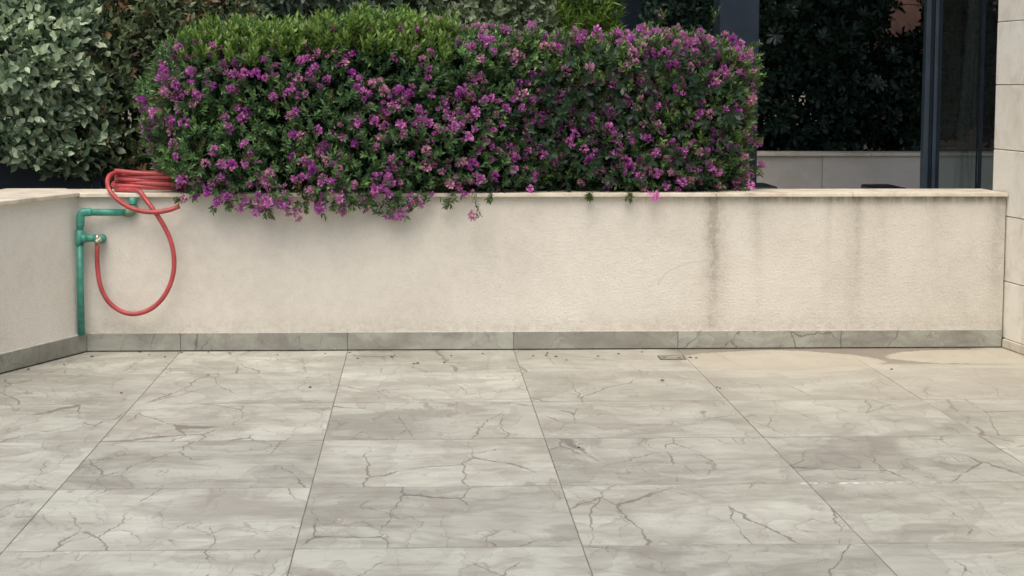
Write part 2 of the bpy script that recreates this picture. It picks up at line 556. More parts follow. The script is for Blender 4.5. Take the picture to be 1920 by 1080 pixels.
# tinted glass
t = NT("tinted_glass")
fr = t.n("ShaderNodeFresnel")
fr.inputs[0].default_value = 1.5
tb = t.n("ShaderNodeBsdfTransparent")
tb.inputs[0].default_value = (0.72, 0.77, 0.76, 1)
gb = t.n("ShaderNodeBsdfGlossy")
gb.inputs[0].default_value = (0.8, 0.85, 0.85, 1)
gb.inputs[1].default_value = 0.02
mx = t.n("ShaderNodeMixShader")
t.lk(t.math('ADD', fr.outputs[0], 0.03), mx.inputs[0])
t.lk(tb.outputs[0], mx.inputs[1])
t.lk(gb.outputs[0], mx.inputs[2])
t.lk(mx.outputs[0], t.out.inputs["Surface"])
M['glass'] = t.m
# sheer curtain
t = NT("sheer_grey_curtain")
t.set((0.42, 0.44, 0.38), 0.9, spec=0.1)
tb = t.n("ShaderNodeBsdfTransparent")
mx = t.n("ShaderNodeMixShader")
x, y, z = t.sep(t.objc())
t.lk(t.mapr(t.noise(t.comb(t.math('MULTIPLY', x, 60.0), 0.0, t.math('MULTIPLY', z, 1.0)), 1.0, 3, 0.6), 0.3, 0.7, 0.10, 0.45), mx.inputs[0])
t.lk(tb.outputs[0], mx.inputs[1])
t.lk(t.b.outputs[0], mx.inputs[2])
t.lk(mx.outputs[0], t.out.inputs["Surface"])
M['sheer'] = t.m

# ------------------------------------------------------------------ the setting
CAPB, CAPT = 0.741, 0.760
XL, XR = -1.245, 3.195
LDX, LDY = -0.353, -0.936                    # left wall runs towards the camera, splayed out
RDX, RDY = 0.085, -0.996                     # right stone face


def sheet(name, x0, x1, y0, y1, z, mat):
    bm = bmesh.new()
    vs = [bm.verts.new(p) for p in ((x0, y0, z), (x1, y0, z), (x1, y1, z), (x0, y1, z))]
    bm.faces.new(vs)
    o = obj_from_bm(name, bm, mat)
    o["kind"] = "structure"
    return o


sheet("ground", -400, 400, -400, 400, -0.06, M['ground'])


def clip(poly, n, d):
    """keep the side where n.p <= d"""
    out = []
    for i in range(len(poly)):
        a, b = poly[i], poly[(i + 1) % len(poly)]
        da = a[0] * n[0] + a[1] * n[1] - d
        db = b[0] * n[0] + b[1] * n[1] - d
        if da <= 0:
            out.append(a)
        if da * db < 0:
            s_ = da / (da - db)
            out.append((a[0] + (b[0] - a[0]) * s_, a[1] + (b[1] - a[1]) * s_))
    return out


nL = (LDY, -LDX)                                # outward normal of the terrace on the left side
if nL[0] > 0:
    nL = (-nL[0], -nL[1])
dL = nL[0] * XL + nL[1] * 0.0
nR = (-RDY, RDX)
if nR[0] < 0:
    nR = (-nR[0], -nR[1])
XRF = 3.207                                      # right face at Y = 0
dR = nR[0] * XRF


def area(p):
    return abs(sum(p[i][0] * p[(i + 1) % len(p)][1] - p[(i + 1) % len(p)][0] * p[i][1] for i in range(len(p)))) / 2


floor_poly = clip(clip([(-6, -10.3), (6, -10.3), (6, 0.0), (-6, 0.0)], nL, dL), nR, dR)
floor = prism("terrace_floor", floor_poly, -0.05, -0.0025, M['grout'])
floor["kind"] = "structure"
T = 0.8
g = 0.0009
rows = [(0.0, -0.695)] + [(-0.695 - T * k, -0.695 - T * (k + 1)) for k in range(12)]
full = None
for j, (ya, yb) in enumerate(rows):
    for i in range(-6, 6):
        xa, xb = i * T, (i + 1) * T
        rect = [(xa + g, yb + g), (xb - g, yb + g), (xb - g, ya - g), (xa + g, ya - g)]
        pl = clip(clip(rect, nL, dL - 0.004), nR, dR - 0.004)
        if len(pl) < 3 or area(pl) < 0.001:
            continue
        dz = random.uniform(-0.0005, 0.0005)
        c = Vector(((xa + xb) / 2, (ya + yb) / 2, -0.004 + dz))
        if j > 0 and abs(area(pl) - area(rect)) < 1e-6:
            if full is None:
                bm = bmesh.new()
                add_prism(bm, [(p[0] - c.x, p[1] - c.y) for p in pl], -0.005, 0.004, 0.0009)
                bmesh.ops.recalc_face_normals(bm, faces=bm.faces)
                full = bpy.data.meshes.new("tile")
                bm.to_mesh(full)
                bm.free()
            link("tile", full, M['tile'], floor, c)
        else:
            bm = bmesh.new()
            add_prism(bm, [(p[0] - c.x, p[1] - c.y) for p in pl], -0.005, 0.004, 0.0009)
            bmesh.ops.recalc_face_normals(bm, faces=bm.faces)
            me = bpy.data.meshes.new("tile")
            bm.to_mesh(me)
            bm.free()
            link("tile", me, M['tile'], floor, c)

# ---- back parapet wall
wall = thing("parapet_wall", "long cream rough-rendered parapet wall with stone coping under the flowering hedge", "wall", (1.0, 0.15, 0))
box("rendered_wall", (XL - 0.12, 0.012, -0.05), (XR + 0.004, 0.32, CAPB), M['stucco'], wall)
caps = [-1.262, -0.34, 0.62, 1.775, 2.44, 3.203]
for i in range(len(caps) - 1):
    a, b = caps[i], caps[i + 1]
    if i == 0:
        pl = [(a, -0.016), (b - 0.001, -0.016), (b - 0.001, 0.36), (a + 0.145, 0.36)]
        prism("coping_slab", [(a + 0.001, -0.016), (b - 0.001, -0.016), (b - 0.001, 0.36), (a - 0.13, 0.36)], CAPB + 0.0004, CAPT, M['coping'], wall, 0.002)
    else:
        dz = random.uniform(-0.0008, 0.0008)
        if i == len(caps) - 2:
            pl = [(a + 0.001, -0.016), (b, -0.016), (b, 0.0), (3.186, 0.03), (3.186, 0.36), (a + 0.001, 0.36)]
            prism("coping_slab", pl, CAPB + 0.0008, CAPT + dz, M['coping'], wall, 0.002)
        else:
            prism("coping_slab", [(a + 0.001, -0.016), (b - 0.001, -0.016), (b - 0.001, 0.36), (a + 0.001, 0.36)], CAPB + 0.0004, CAPT + dz, M['coping'], wall, 0.002)
sk = [XL, -0.8, 0.0, 0.8, 1.6, 2.4, XR]
for i in range(6):
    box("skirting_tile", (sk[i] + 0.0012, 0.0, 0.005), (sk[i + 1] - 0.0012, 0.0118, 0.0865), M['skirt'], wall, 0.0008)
box("base_joint", (XL, 0.006, -0.002), (XR, 0.0115, 0.0048), M['grout'], wall)
box("skirting_grout", (XL, 0.003, 0.0867), (XR, 0.0122, 0.0892), M['lightgrout'], wall)

# ---- left parapet wall, splayed towards the camera
lw = thing("parapet_wall", "short cream rendered side wall with stone coping beside the green pipe", "wall", (-1.9, -1.6, 0))
E0 = np.array([XL, 0.0])
DL = np.array([LDX, LDY])
NL = np.array([nL[0], nL[1]])                   # away from the terrace


def lp(s_, o_):
    q = E0 + DL * s_ + NL * o_
    return (float(q[0]), float(q[1]))


bm = bmesh.new()
Ls = 6.0
# slightly battered front face: 22 mm back at the top
vb = [bm.verts.new((*lp(s_, o_), z)) for z, k in ((-0.05, 0), (CAPB + 0.004, 1)) for s_, o_ in ((0.0, 0.012 + 0.022 * k), (Ls, 0.012 + 0.022 * k), (Ls, 0.34), (0.0, 0.34))]
bm.faces.new(vb[0:4]); bm.faces.new(vb[4:8])
for i in range(4):
    bm.faces.new((vb[i], vb[(i + 1) % 4], vb[4 + (i + 1) % 4], vb[4 + i]))
obj_from_bm("rendered_wall", bm, M['stucco_plain'], lw)
cs = [0.0, 0.56, 1.5, 2.45, 3.4, 4.3, 5.2, 6.0]
for i in range(len(cs) - 1):
    a, b = cs[i], cs[i + 1]
    if i == 0:
        p = [(-1.2625, -0.0165), lp(b - 0.001, 0.004), lp(b - 0.001, 0.37), (-1.2625 - 0.42, 0.36), (-1.262 - 0.133, 0.36)]
    else:
        p = [lp(a + 0.001, 0.004), lp(b - 0.001, 0.004), lp(b - 0.001, 0.37), lp(a + 0.001, 0.37)]
    prism("coping_slab", p, CAPB + 0.0045, CAPT + 0.0035 + random.uniform(-0.0008, 0.0008), M['coping'], lw, 0.002)
ss = [0.0, 0.72, 1.52, 2.32, 3.12, 3.92, 4.72, 5.52, 6.0]
for i in range(len(ss) - 1):
    a, b = ss[i] + 0.0012, ss[i + 1] - 0.0012
    p = [lp(a, 0.0), lp(b, 0.0), lp(b, 0.0118), lp(a, 0.0118)]
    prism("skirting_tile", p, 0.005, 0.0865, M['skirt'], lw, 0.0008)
prism("base_joint", [lp(0.012, 0.006), lp(Ls, 0.006), lp(Ls, 0.0115), lp(0.012, 0.0115)], -0.002, 0.0048, M['grout'], lw)
prism("skirting_grout", [lp(0.012, 0.002), lp(Ls, 0.002), lp(Ls, 0.016), lp(0.0, 0.016)], 0.0867, 0.0892, M['lightgrout'], lw)

# ---- right stone building end
sb = thing("stone_building", "pale limestone-clad building end rising at the right edge", "building", (3.6, -1.0, 0))
RD = np.array([RDX, RDY])


def rp(y, o_):
    """point on the right face at depth y, o_ behind the face"""
    s_ = y / RDY
    q = np.array([XRF, 0.0]) + RD * s_ + np.array(nR) * o_
    return (float(q[0]), float(q[1]))


prism("wall_core", [rp(0.19, 0.022), rp(-5.0, 0.022), rp(-5.0, 0.6), rp(0.19, 0.6)], -0.05, 3.1, M['lightgrout'], sb)
zc = [0.045]
for py in (522, 402, 280, 159, 41):
    zc.append(float(at(1868, py, 0.15)[2]))
while zc[-1] < 3.0:
    zc.append(zc[-1] + 0.31)
for k in range(len(zc) - 1):
    ys = [0.20]
    first = (-0.20, -0.62)[k % 2]
    ys.append(first)
    while ys[-1] > -4.9:
        ys.append(ys[-1] - 0.82)
    ys[-1] = -5.0
    for a, b in zip(ys[:-1], ys[1:]):
        o_ = random.uniform(-0.0015, 0.0015)
        prism("stone_block", [rp(a - (0.0015 if a < 0.2 else 0), o_), rp(b + 0.0015, o_), rp(b + 0.0015, 0.021), rp(a - (0.0015 if a < 0.2 else 0), 0.021)],
              zc[k] + 0.002, zc[k + 1] - 0.002, M['stone'], sb, 0.0025)
    # return of the corner
    prism("stone_block", [(rp(0.2, 0.003)[0] + 0.02, rp(0.2, 0)[1] - 0.01), (rp(0.2, 0.6)[0], 0.192), (rp(0.2, 0.6)[0], 0.215), (rp(0.2, 0.003)[0] + 0.02, 0.215)], zc[k] + 0.002, zc[k + 1] - 0.002, M['stone'], sb, 0.002)
for a, b in ((-0.002, -0.9), (-0.903, -1.8), (-1.803, -2.7), (-2.703, -4.9)):
    prism("plinth_tile", [rp(a, -0.010), rp(b, -0.010), rp(b, 0.02), rp(a, 0.02)], 0.0025, 0.044, M['coping'], sb, 0.002)

# ---- behind the wall: patio, planter bed
sheet("patio_paving", -6, 9, 0.33, 12, -0.02, M['paving'])
bed = prism("planting_bed", [(-1.2, 0.33), (1.80, 0.33), (1.80, 1.15), (-1.2, 1.15)], 0.0, 0.70, M['soil'])
bed["kind"] = "structure"

# ---- dark planter behind the side wall
pb = thing("planter_box", "long dark slate-blue planter box behind the side wall under the silver shrub", "planter", (-2.9, 1.2, 0))
zt = float(at(20, 284, 0.85)[2])
box("front_panel", (-4.4, 0.85, -0.02), (-1.30, 0.87, zt), M['slate'], pb, 0.002)
box("side_panel", (-1.32, 0.872, -0.02), (-1.30, 1.9, zt), M['slate'], pb, 0.002)
box("rim", (-4.4, 0.843, zt + 0.0005), (-1.293, 0.905, zt + 0.013), M['slate'], pb, 0.002)
box("soil", (-4.4, 0.872, 0.0), (-1.322, 1.9, zt - 0.05), M['soil'], pb)

# ---- pergola: posts and roof over the rear patio
pg = thing("pergola", "dark slate-grey pergola posts behind the flowering hedge and over the patio", "pergola", (2.0, 3.0, 0))
p0, p1 = at(1347, 200, 0.46), at(1421, 200, 0.46)
box("post", (p0[0], 0.46, -0.02), (p1[0], 0.67, 2.72), M['slate'], pg, 0.004)
q0, q1 = at(1168, 20, 6.0), at(1214, 20, 6.0)
box("post", (q0[0], 6.0, -0.02), (q1[0], 6.2, 2.72), M['slate'], pg, 0.004)
box("post", (5.6, 6.0, -0.02), (5.8, 6.2, 2.72), M['slate'], pg, 0.004)
box("beam", (1.86, 0.46, 2.7205), (2.07, 6.2, 2.90), M['slate'], pg, 0.004)
box("beam", (2.072, 0.46, 2.7205), (5.8, 0.62, 2.90), M['slate'], pg, 0.004)
box("beam", (2.072, 6.0, 2.7205), (5.8, 6.2, 2.90), M['slate'], pg, 0.004)
for k in range(6):
    box("roof_panel", (1.80, 0.40 + k * 1.0, 2.905), (5.9, 1.396 + k * 1.0, 2.94), M['roof'], pg, 0.003)

# ---- low wall across the patio
gw = thing("garden_wall", "low grey-beige wall with pale coping under the dark hedge across the patio", "wall", (3.6, 3.2, 0))
zt = float(at(1640, 286, 3.0)[2])
xs = [1.3, float(at(1543, 320, 3.0)[0]), 3.62, 4.5, 5.6]
for a, b in zip(xs[:-1], xs[1:]):
    box("wall_panel", (a + 0.0015, 3.02, -0.02), (b - 0.0015, 3.24, zt - 0.0225), M['stucco_grey'], gw, 0.002)
box("wall_core", (1.31, 3.024, -0.02), (5.59, 3.236, zt - 0.026), M['grout'], gw)
for a, b in ((1.3, 2.2), (2.2, 3.25), (3.25, 4.3), (4.3, 5.6)):
    box("coping_slab", (a + 0.001, 2.995, zt - 0.022), (b - 0.001, 3.27, zt), M['coping'], gw, 0.002)
bed2 = prism("rear_planting_bed", [(0.6, 3.28), (5.6, 3.28), (5.6, 5.2), (0.6, 5.2)], 0.0, zt - 0.06, M['soil'])
bed2["kind"] = "structure"

# ---- glass screen at the right
gd = thing("glass_screen", "tinted glass screen in a dark blue-grey frame beside the limestone building", "window", (3.3, 1.0, 0))
def vx(px, Y):
    return float(at(px, 180, Y)[0])
for (a, b, ya, yb, m) in ((1733, 1742, 0.99, 1.05, 'slate2'), (1742.5, 1750, 1.012, 1.06, 'slate'), (1750.5, 1757, 0.995, 1.06, 'slate2'), (1757.5, 1766, 1.018, 1.06, 'slate')):
    box("jamb", (vx(a, 1.0), ya, -0.02), (vx(b, 1.0), yb, 2.72), M[m], gd, 0.002)
box("mullion", (vx(1838, 1.02), 1.035, -0.02), (vx(1846, 1.02), 1.075, 2.72), M['slate'], gd, 0.002)
box("pane", (vx(1765.5, 1.0) + 0.001, 1.028, 0.02), (vx(1838, 1.02) - 0.001, 1.034, 2.70), M['glass'], gd)
box("pane", (vx(1846, 1.02) + 0.001, 1.050, 0.02), (3.80, 1.056, 2.70), M['glass'], gd)
box("bottom_rail", (vx(1766, 1.0) + 0.002, 1.0, -0.02), (3.80, 1.027, 0.05), M['slate'], gd)
# curtain hanging behind the pane
bm = bmesh.new()
nz_, nx_ = 14, 40
g_ = []
for k in range(nz_ + 1):
    z = 0.05 + 2.6 * k / nz_
    py = 355 - (z - 0.73) / 1.0 * 355
    xl = vx(1794 + (355 - py) * 0.055, 1.25)
    xr_ = vx(1840, 1.25)
    row = []
    for i in range(nx_ + 1):
        u = i / nx_
        row.append(bm.verts.new((xl + (xr_ - xl) * u, 1.25 + 0.022 * math.sin(u * 28 + 0.3 * math.sin(z * 2)) + 0.01 * math.sin(u * 9 + z), z)))
    g_.append(row)
for k in range(nz_):
    for i in range(nx_):
        bm.faces.new((g_[k][i], g_[k][i + 1], g_[k + 1][i + 1], g_[k + 1][i]))
cu = obj_from_bm("curtain", bm, M['sheer'], None, True)
tag(cu, "sheer grey curtain hanging in folds behind the tinted glass", "curtain")

# dark low furniture whose tops just clear the coping
for (a, b, py, Y, lab) in ((1424, 1459, 349.5, 1.3, "black flat bench top just clearing the coping beside the thick post"),
                           (1644, 1701, 352.0, 1.6, "black flat bench top just clearing the coping midway to the glass screen")):
    A, B = at(a, py, Y), at(b, py, Y)
    bn = thing("low_bench", lab, "bench", ((A[0] + B[0]) / 2, Y + 0.2, 0), "low black benches behind the coping")
    xa = A[0] - (0.45 if a < 1500 else 0.0)
    bm = bmesh.new()
    add_box(bm, (xa, Y, A[2] - 0.05), (B[0], Y + 0.4, A[2]), 0.012, 3)
    obj_from_bm("seat", bm, M['black'], bn)
    for x_ in (xa + 0.02, B[0] - 0.05):
        for y_ in (Y + 0.03, Y + 0.34):
            box("leg", (x_, y_, -0.02), (x_ + 0.03, y_ + 0.03, A[2] - 0.0505), M['black'], bn)

# ---- far houses
hs = thing("house", "beige house wall glimpsed behind the silver shrub at the top left", "house", (-5.5, 10.5, 0))
hx1 = float(at(100, 5, 9.5)[0])
box("wall", (-9, 9.5, -0.05), (hx1, 13, 3.2), M['beige'], hs)
box("roof", (-9.2, 9.3, 3.2005), (hx1 + 0.2, 13.2, 3.35), M['roof'], hs, 0.01)
for x_ in (-7.5, -5.5):
    w_ = box("window", (x_, 9.47, 1.0), (x_ + 0.9, 9.4995, 2.3), M['slate'], hs)
    box("pane", (x_ + 0.06, 9.462, 1.06), (x_ + 0.84, 9.4695, 2.24), M['black'], w_)
th = thing("terracotta_building", "terracotta panel-clad building wall behind the dark hedge by the glass screen", "building", (6.2, 7.5, 0))
box("wall_core", (4.2, 7.03, -0.05), (9.0, 9.0, 4.0), M['grout'], th)
for k in range(10):
    for i in range(5):
        x_ = 4.2 + i * 0.96 - (0.3 if k % 2 else 0)
        box("cladding_panel", (max(4.2, x_) + 0.003, 7.0, 0.4 * k + 0.003 - 0.05), (min(9.0, x_ + 0.96) - 0.003, 7.0295, 0.4 * k + 0.397 - 0.05), M['terra'], th, 0.003)

# ------------------------------------------------------------------ pipe, tap, hose
WY = 0.012
pp = thing("water_pipe", "green plastic water pipe with elbows and tap climbing the wall corner", "pipe", (-1.25, -0.01, 0.09))
YP = WY - 0.0215
def P3(px, py, Y=None):
    if Y is None:                                # stands off in the corner, runs back to the wall under the coping
        Y = YP - 0.047 * max(0.0, min(1.0, (235 - px) / 80))
    return at(px, py, Y)
def tube(name, pts, r, mat, parent, seg=18):
    bm = bmesh.new()
    add_tube(bm, pts, r, seg)
    o = obj_from_bm(name, bm, mat, parent, True)
    return o
b0 = P3(152.5, 620); b0[2] = 0.0905
tube("vertical_pipe", [b0, P3(150.5, 540), P3(149.5, 455)], 0.0170, M['green'], pp)
tube("vertical_pipe", [P3(149.5, 437), P3(150.5, 408)], 0.0168, M['green'], pp)
tube("tee_fitting", [P3(149.6, 458), P3(149.5, 457.9), P3(149.5, 431)], [0.0205, 0.0212, 0.0212], M['green'], pp)
tube("tee_branch", [P3(150, 446.5), P3(162, 446.5)], 0.0222, M['green'], pp)
tube("branch_pipe", [P3(160, 446.5), P3(180, 446.5)], 0.0175, M['green'], pp)
el = [P3(150.5, 424), P3(150.8, 412), P3(151.2, 405), P3(153.5, 400), P3(158, 398), P3(165, 397.6), P3(171, 397.6)]
tube("elbow", catmull(el, 5), 0.0203, M['green'], pp)
tube("horizontal_pipe", [P3(166, 397.8), P3(242, 398.6)], 0.0168, M['green'], pp)
el = [P3(236, 398.5), P3(241, 398.6), P3(245.5, 397.5), P3(248.3, 394), P3(249, 389), P3(249, 385)]
tube("elbow", catmull(el, 5), 0.0215, M['greenpale'], pp)
tube("riser_pipe", [P3(249, 388), (P3(249, 371)[0], YP, CAPB + 0.0003)], 0.0178, M['green'], pp)
tube("riser_collar", [P3(249, 382.5), P3(249, 380)], 0.0205, M['green'], pp)
# tap: green rosette, metal valve body, spout nut
tp = tube("tap", [P3(178, 447), P3(183.5, 447)], 0.0155, M['brass'], pp)
c = P3(189.5, 448, WY - 0.03)
bm = bmesh.new()
add_tube(bm, [(c[0], WY + 0.001, c[2]), (c[0], WY - 0.045, c[2])], 0.0215, 20)
obj_from_bm("green_cap", bm, M['green'], tp, True)
bm = bmesh.new()
add_tube(bm, [(c[0] - 0.006, WY - 0.046, c[2]), (c[0] - 0.006, WY - 0.066, c[2]), (c[0] - 0.006, WY - 0.069, c[2])], [0.0165, 0.0165, 0.013], 20)
obj_from_bm("valve_disc", bm, M['brass'], tp, True)
bm = bmesh.new()
add_tube(bm, [(c[0] - 0.018, WY - 0.062, c[2] + 0.002), (c[0] - 0.006, WY - 0.074, c[2] + 0.001), (c[0] + 0.010, WY - 0.072, c[2] - 0.008)], 0.0042, 8)
obj_from_bm("lever", bm, M['brass'], tp, True)
YH = WY - 0.062
s0 = P3(182.5, 441, YH)
bm = bmesh.new()
add_tube(bm, [s0, P3(182.5, 446, YH), P3(182.5, 450, YH), P3(182.5, 452, YH), P3(182.5, 454.5, YH), P3(182.5, 455, YH), P3(182.5, 461, YH)],
         [0.011, 0.0125, 0.0125, 0.0165, 0.0165, 0.011, 0.0125], 16)
obj_from_bm("spout", bm, M['brass'], tp, True)
bm = bmesh.new()
add_tube(bm, [(s0[0], P3(182, 447)[1], P3(182, 447)[2]), (s0[0], YH, P3(182, 447)[2])], 0.0125, 14)
obj_from_bm("spout_neck", bm, M['brass'], tp, True)

# hose: one continuous length, tap -> hanging loop -> coil on the coping -> free end
HR = 0.0114
pts = []
for px, py, Y in ((182.5, 459, YH), (182, 480, YH), (183.5, 508, YH), (189, 538, YH - 0.005), (203, 565, YH - 0.008), (226, 583, YH - 0.01), (252, 588.5, YH - 0.012),
                  (281, 580, YH - 0.012), (305, 559, YH - 0.012), (321, 528, YH - 0.012), (326.5, 495, YH - 0.012), (322, 458, YH - 0.012), (308, 425, YH - 0.012), (290, 397, YH - 0.012), (274, 375, -0.040)):
    pts.append(at(px, py, Y))
zf = CAPT + HR + 0.001
pts.append(np.array([at(262, 362, -0.02)[0], -0.022, zf - 0.003]))
pts.append(np.array([at(248, 357, 0.03)[0], 0.030, zf + 0.002]))
pts.append(np.array([at(222, 355, 0.08)[0], 0.085, zf + 0.001]))
cxm, cym = at(292, 350, 0.17)[0], 0.175
nl = 5
for k in range(nl):
    for a in range(0, 8):
        ang = math.pi + a * math.pi / 4 + 0.25        # start at the left end, go along the back
        ang = math.pi - (a * math.pi / 4) - 0.35
        wob = random.uniform(-0.014, 0.014)
        lift = (k + a / 8.0)
        rx = 0.205 + 0.015 * math.sin(k * 2.3) + wob
        ry = 0.115 + 0.012 * math.cos(k * 1.7) + wob
        zz_ = zf + 0.0165 * lift + random.uniform(-0.003, 0.005) * min(1, lift) + (0.006 if math.cos(ang) < -0.5 else 0)
        ro = (0.10, -0.12, 0.05, -0.16, 0.14)[k]
        lx, ly = rx * math.cos(ang), ry * math.sin(ang)
        ox_ = (0.0, 0.022, -0.008, 0.03, 0.012)[k]
        pts.append(np.array([cxm + ox_ + lx * math.cos(ro) - ly * math.sin(ro), cym + lx * math.sin(ro) * 0.6 + ly * math.cos(ro), zz_]))
for px, py, Y in ((262, 326.5, 0.20), (240, 323.5, 0.16), (221, 323, 0.10), (206, 329, 0.04), (201.5, 342, -0.01), (207, 359, -0.055), (224, 377, -0.072), (246, 390, -0.076), (270, 396.5, -0.077), (293, 397.5, -0.078), (316, 394, -0.076), (337, 386.5, -0.07)):
    pts.append(at(px, py, Y))
hp = catmull(pts, 7)
bm = bmesh.new()
add_tube(bm, hp, HR, 12)
ho = obj_from_bm("garden_hose", bm, M['hose'], None, True)
tag(ho, "red rubber garden hose coiled on the coping with a loop hanging from the tap", "hose")

# ------------------------------------------------------------------ floor drain and litter
d0 = np.array([1.470, -0.355]); d1 = np.array([1.592, -0.235])
dr = thing("floor_drain", "small square drain cover set in the floor near the wall", "drain", (1.53, -0.295, 0))
for lo, hi in (((d0[0], d0[1], 0.0005), (d1[0], d0[1] + 0.008, 0.0035)), ((d0[0], d1[1] - 0.008, 0.0005), (d1[0], d1[1], 0.0035)),
               ((d0[0], d0[1] + 0.0082, 0.0005), (d0[0] + 0.008, d1[1] - 0.0082, 0.0035)), ((d1[0] - 0.008, d0[1] + 0.0082, 0.0005), (d1[0], d1[1] - 0.0082, 0.0035))):
    box("rim", lo, hi, M['grout'], dr)
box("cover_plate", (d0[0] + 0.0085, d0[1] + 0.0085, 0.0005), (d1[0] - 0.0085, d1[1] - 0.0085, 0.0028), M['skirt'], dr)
for x_, y_ in ((0.025, 0.06), (0.095, 0.045)):
    bm = bmesh.new()
    add_tube(bm, [(d0[0] + x_, d0[1] + y_, 0.0022), (d0[0] + x_, d0[1] + y_, 0.0042)], 0.009, 12)
    obj_from_bm("bolt", bm, M['black'], dr)
bm = bmesh.new()
rr = random.Random(5)
def crumb(px, py, s_):
    d = ray(px, py)
    q = CAM + d * (-CAM[2] / d[2])
    a = rr.uniform(0, 6.28)
    n_ = 5
    top = bm.verts.new((q[0], q[1], 0.004 + s_ * 0.35))
    vs = [bm.verts.new((q[0] + s_ * rr.uniform(.6, 1.2) * math.cos(a + k * 1.2566) * 1.5, q[1] + s_ * rr.uniform(.6, 1.2) * math.sin(a + k * 1.2566), 0.0012 + rr.uniform(0, .25) * s_)) for k in range(n_)]
    for k in range(n_):
        bm.faces.new((vs[k], vs[(k + 1) % n_], top))
for px, py in ((172, 669), (280, 666), (309, 670), (340, 662), (391, 661), (432, 663), (468, 659), (671, 673), (735, 670), (776, 683), (783, 682), (833, 681), (740, 667), (227, 738), (582, 727), (1000, 668), (1024, 667), (1026, 663), (1042, 669), (1121, 669), (1241, 714), (1305, 672), (1294, 671), (1204, 661), (1350, 729), (1344, 727), (53, 693), (905, 664), (1062, 676), (655, 662), (520, 666), (1672, 693), (1085, 840), (846, 668), (120, 684), (262, 661), (610, 664), (1160, 664)):
    crumb(px, py, rr.uniform(0.004, 0.0085))
cr_ = obj_from_bm("leaf_litter", bm, M['crumb'])
cr_["kind"] = "stuff"
cr_["label"] = "scattered dry leaf crumbs on the floor along the wall"
cr_["category"] = "leaf litter"


# ------------------------------------------------------------------ foliage
def norm(a):
    return a / np.maximum(np.linalg.norm(a, axis=-1, keepdims=True), 1e-9)


def frames(d, n):
    x = norm(d)
    z = norm(n - (n * x).sum(-1, keepdims=True) * x)
    y = np.cross(z, x)
    return np.stack([x, y, z], -1)              # columns


def leaf_tmpl(kind):
    """leaf lies along +X, one unit long"""
    if kind == 'small':
        v = [(0, 0, 0), (.5, .15, .05), (.5, -.15, .05), (1, 0, 0.0), (.5, 0, -.01)]
        f = [(0, 4, 1), (1, 4, 3), (0, 2, 4), (2, 3, 4)]
    elif kind == 'broad':
        prof = [(.05, .03), (.25, .20), (.5, .27), (.75, .19)]
        v = [(0, 0, 0)]
        for x, w in prof:
            v += [(x, w, .06 + .05 * math.sin(x * 9)), (x, 0, 0.02 * math.sin(x * 4)), (x, -w, .06 + .05 * math.cos(x * 8))]
        v.append((1, 0, -.06))
        f = [(0, 2, 1), (0, 3, 2)]
        for k in range(3):
            a = 1 + 3 * k
            f += [(a, a + 1, a + 4), (a, a + 4, a + 3), (a + 1, a + 2, a + 5), (a + 1, a + 5, a + 4)]
        f += [(10, 11, 13), (11, 12, 13)]
    elif kind == 'obovate':
        prof = [(.3, .08), (.6, .17), (.85, .17)]
        v = [(0, 0, 0)]
        for x, w in prof:
            v += [(x, w, .04), (x, 0, 0.0), (x, -w, .04)]
        v.append((1, 0, -.04))
        f = [(0, 2, 1), (0, 3, 2)]
        for k in range(2):
            a = 1 + 3 * k
            f += [(a, a + 1, a + 4), (a, a + 4, a + 3), (a + 1, a + 2, a + 5), (a + 1, a + 5, a + 4)]
        f += [(7, 8, 10), (8, 9, 10)]
    elif kind == 'narrow':
        v = [(0, 0, 0), (.4, .07, .02), (.4, -.07, .02), (1, 0, -.08), (.4, 0, 0)]
        f = [(0, 4, 1), (1, 4, 3), (0, 2, 4), (2, 3, 4)]
    return np.array(v, float), np.array(f, int)


def mesh_np(name, V, F, tint=None, smooth=False):
    me = bpy.data.meshes.new(name)
    me.vertices.add(len(V))
    me.vertices.foreach_set("co", V.astype(np.float32).ravel())
    me.loops.add(len(F) * 3)
    me.loops.foreach_set("vertex_index", F.astype(np.int32).ravel())
    me.polygons.add(len(F))
    me.polygons.foreach_set("loop_start", np.arange(0, len(F) * 3, 3, dtype=np.int32))
    me.polygons.foreach_set("loop_total", np.full(len(F), 3, dtype=np.int32))
    if smooth:
        me.polygons.foreach_set("use_smooth", np.ones(len(F), dtype=bool))
    me.update(calc_edges=True)
    if tint is not None:
        at_ = me.attributes.new("tint", 'FLOAT_COLOR', 'POINT')
        c4 = np.concatenate([tint, np.ones((len(tint), 1))], 1)
        at_.data.foreach_set("color", c4.astype(np.float32).ravel())
    return me


def leaf_mesh(name, kind, Pb, D, Nn, L, W, tint):
    v, f = leaf_tmpl(kind)
    R = frames(D, Nn)
    loc = v[None, :, :] * np.stack([L, L * W, L], -1)[:, None, :]
    V = np.einsum('nij,nkj->nki', R, loc) + Pb[:, None, :]
    F = (f[None] + (np.arange(len(Pb)) * len(v))[:, None, None]).reshape(-1, 3)
    return mesh_np(name, V.reshape(-1, 3), F, np.repeat(tint, len(v), 0))


def wav(P, f, ph):
    r_ = np.random.default_rng(ph)
    o = 0
    for k in range(4):
        d = r_.normal(size=3)
        d /= np.linalg.norm(d)
        o = o + np.sin((P @ d) * f * (0.8 + 0.5 * k) + r_.uniform(0, 6.28)) / (1 + 0.35 * k)
    return o / 2.2


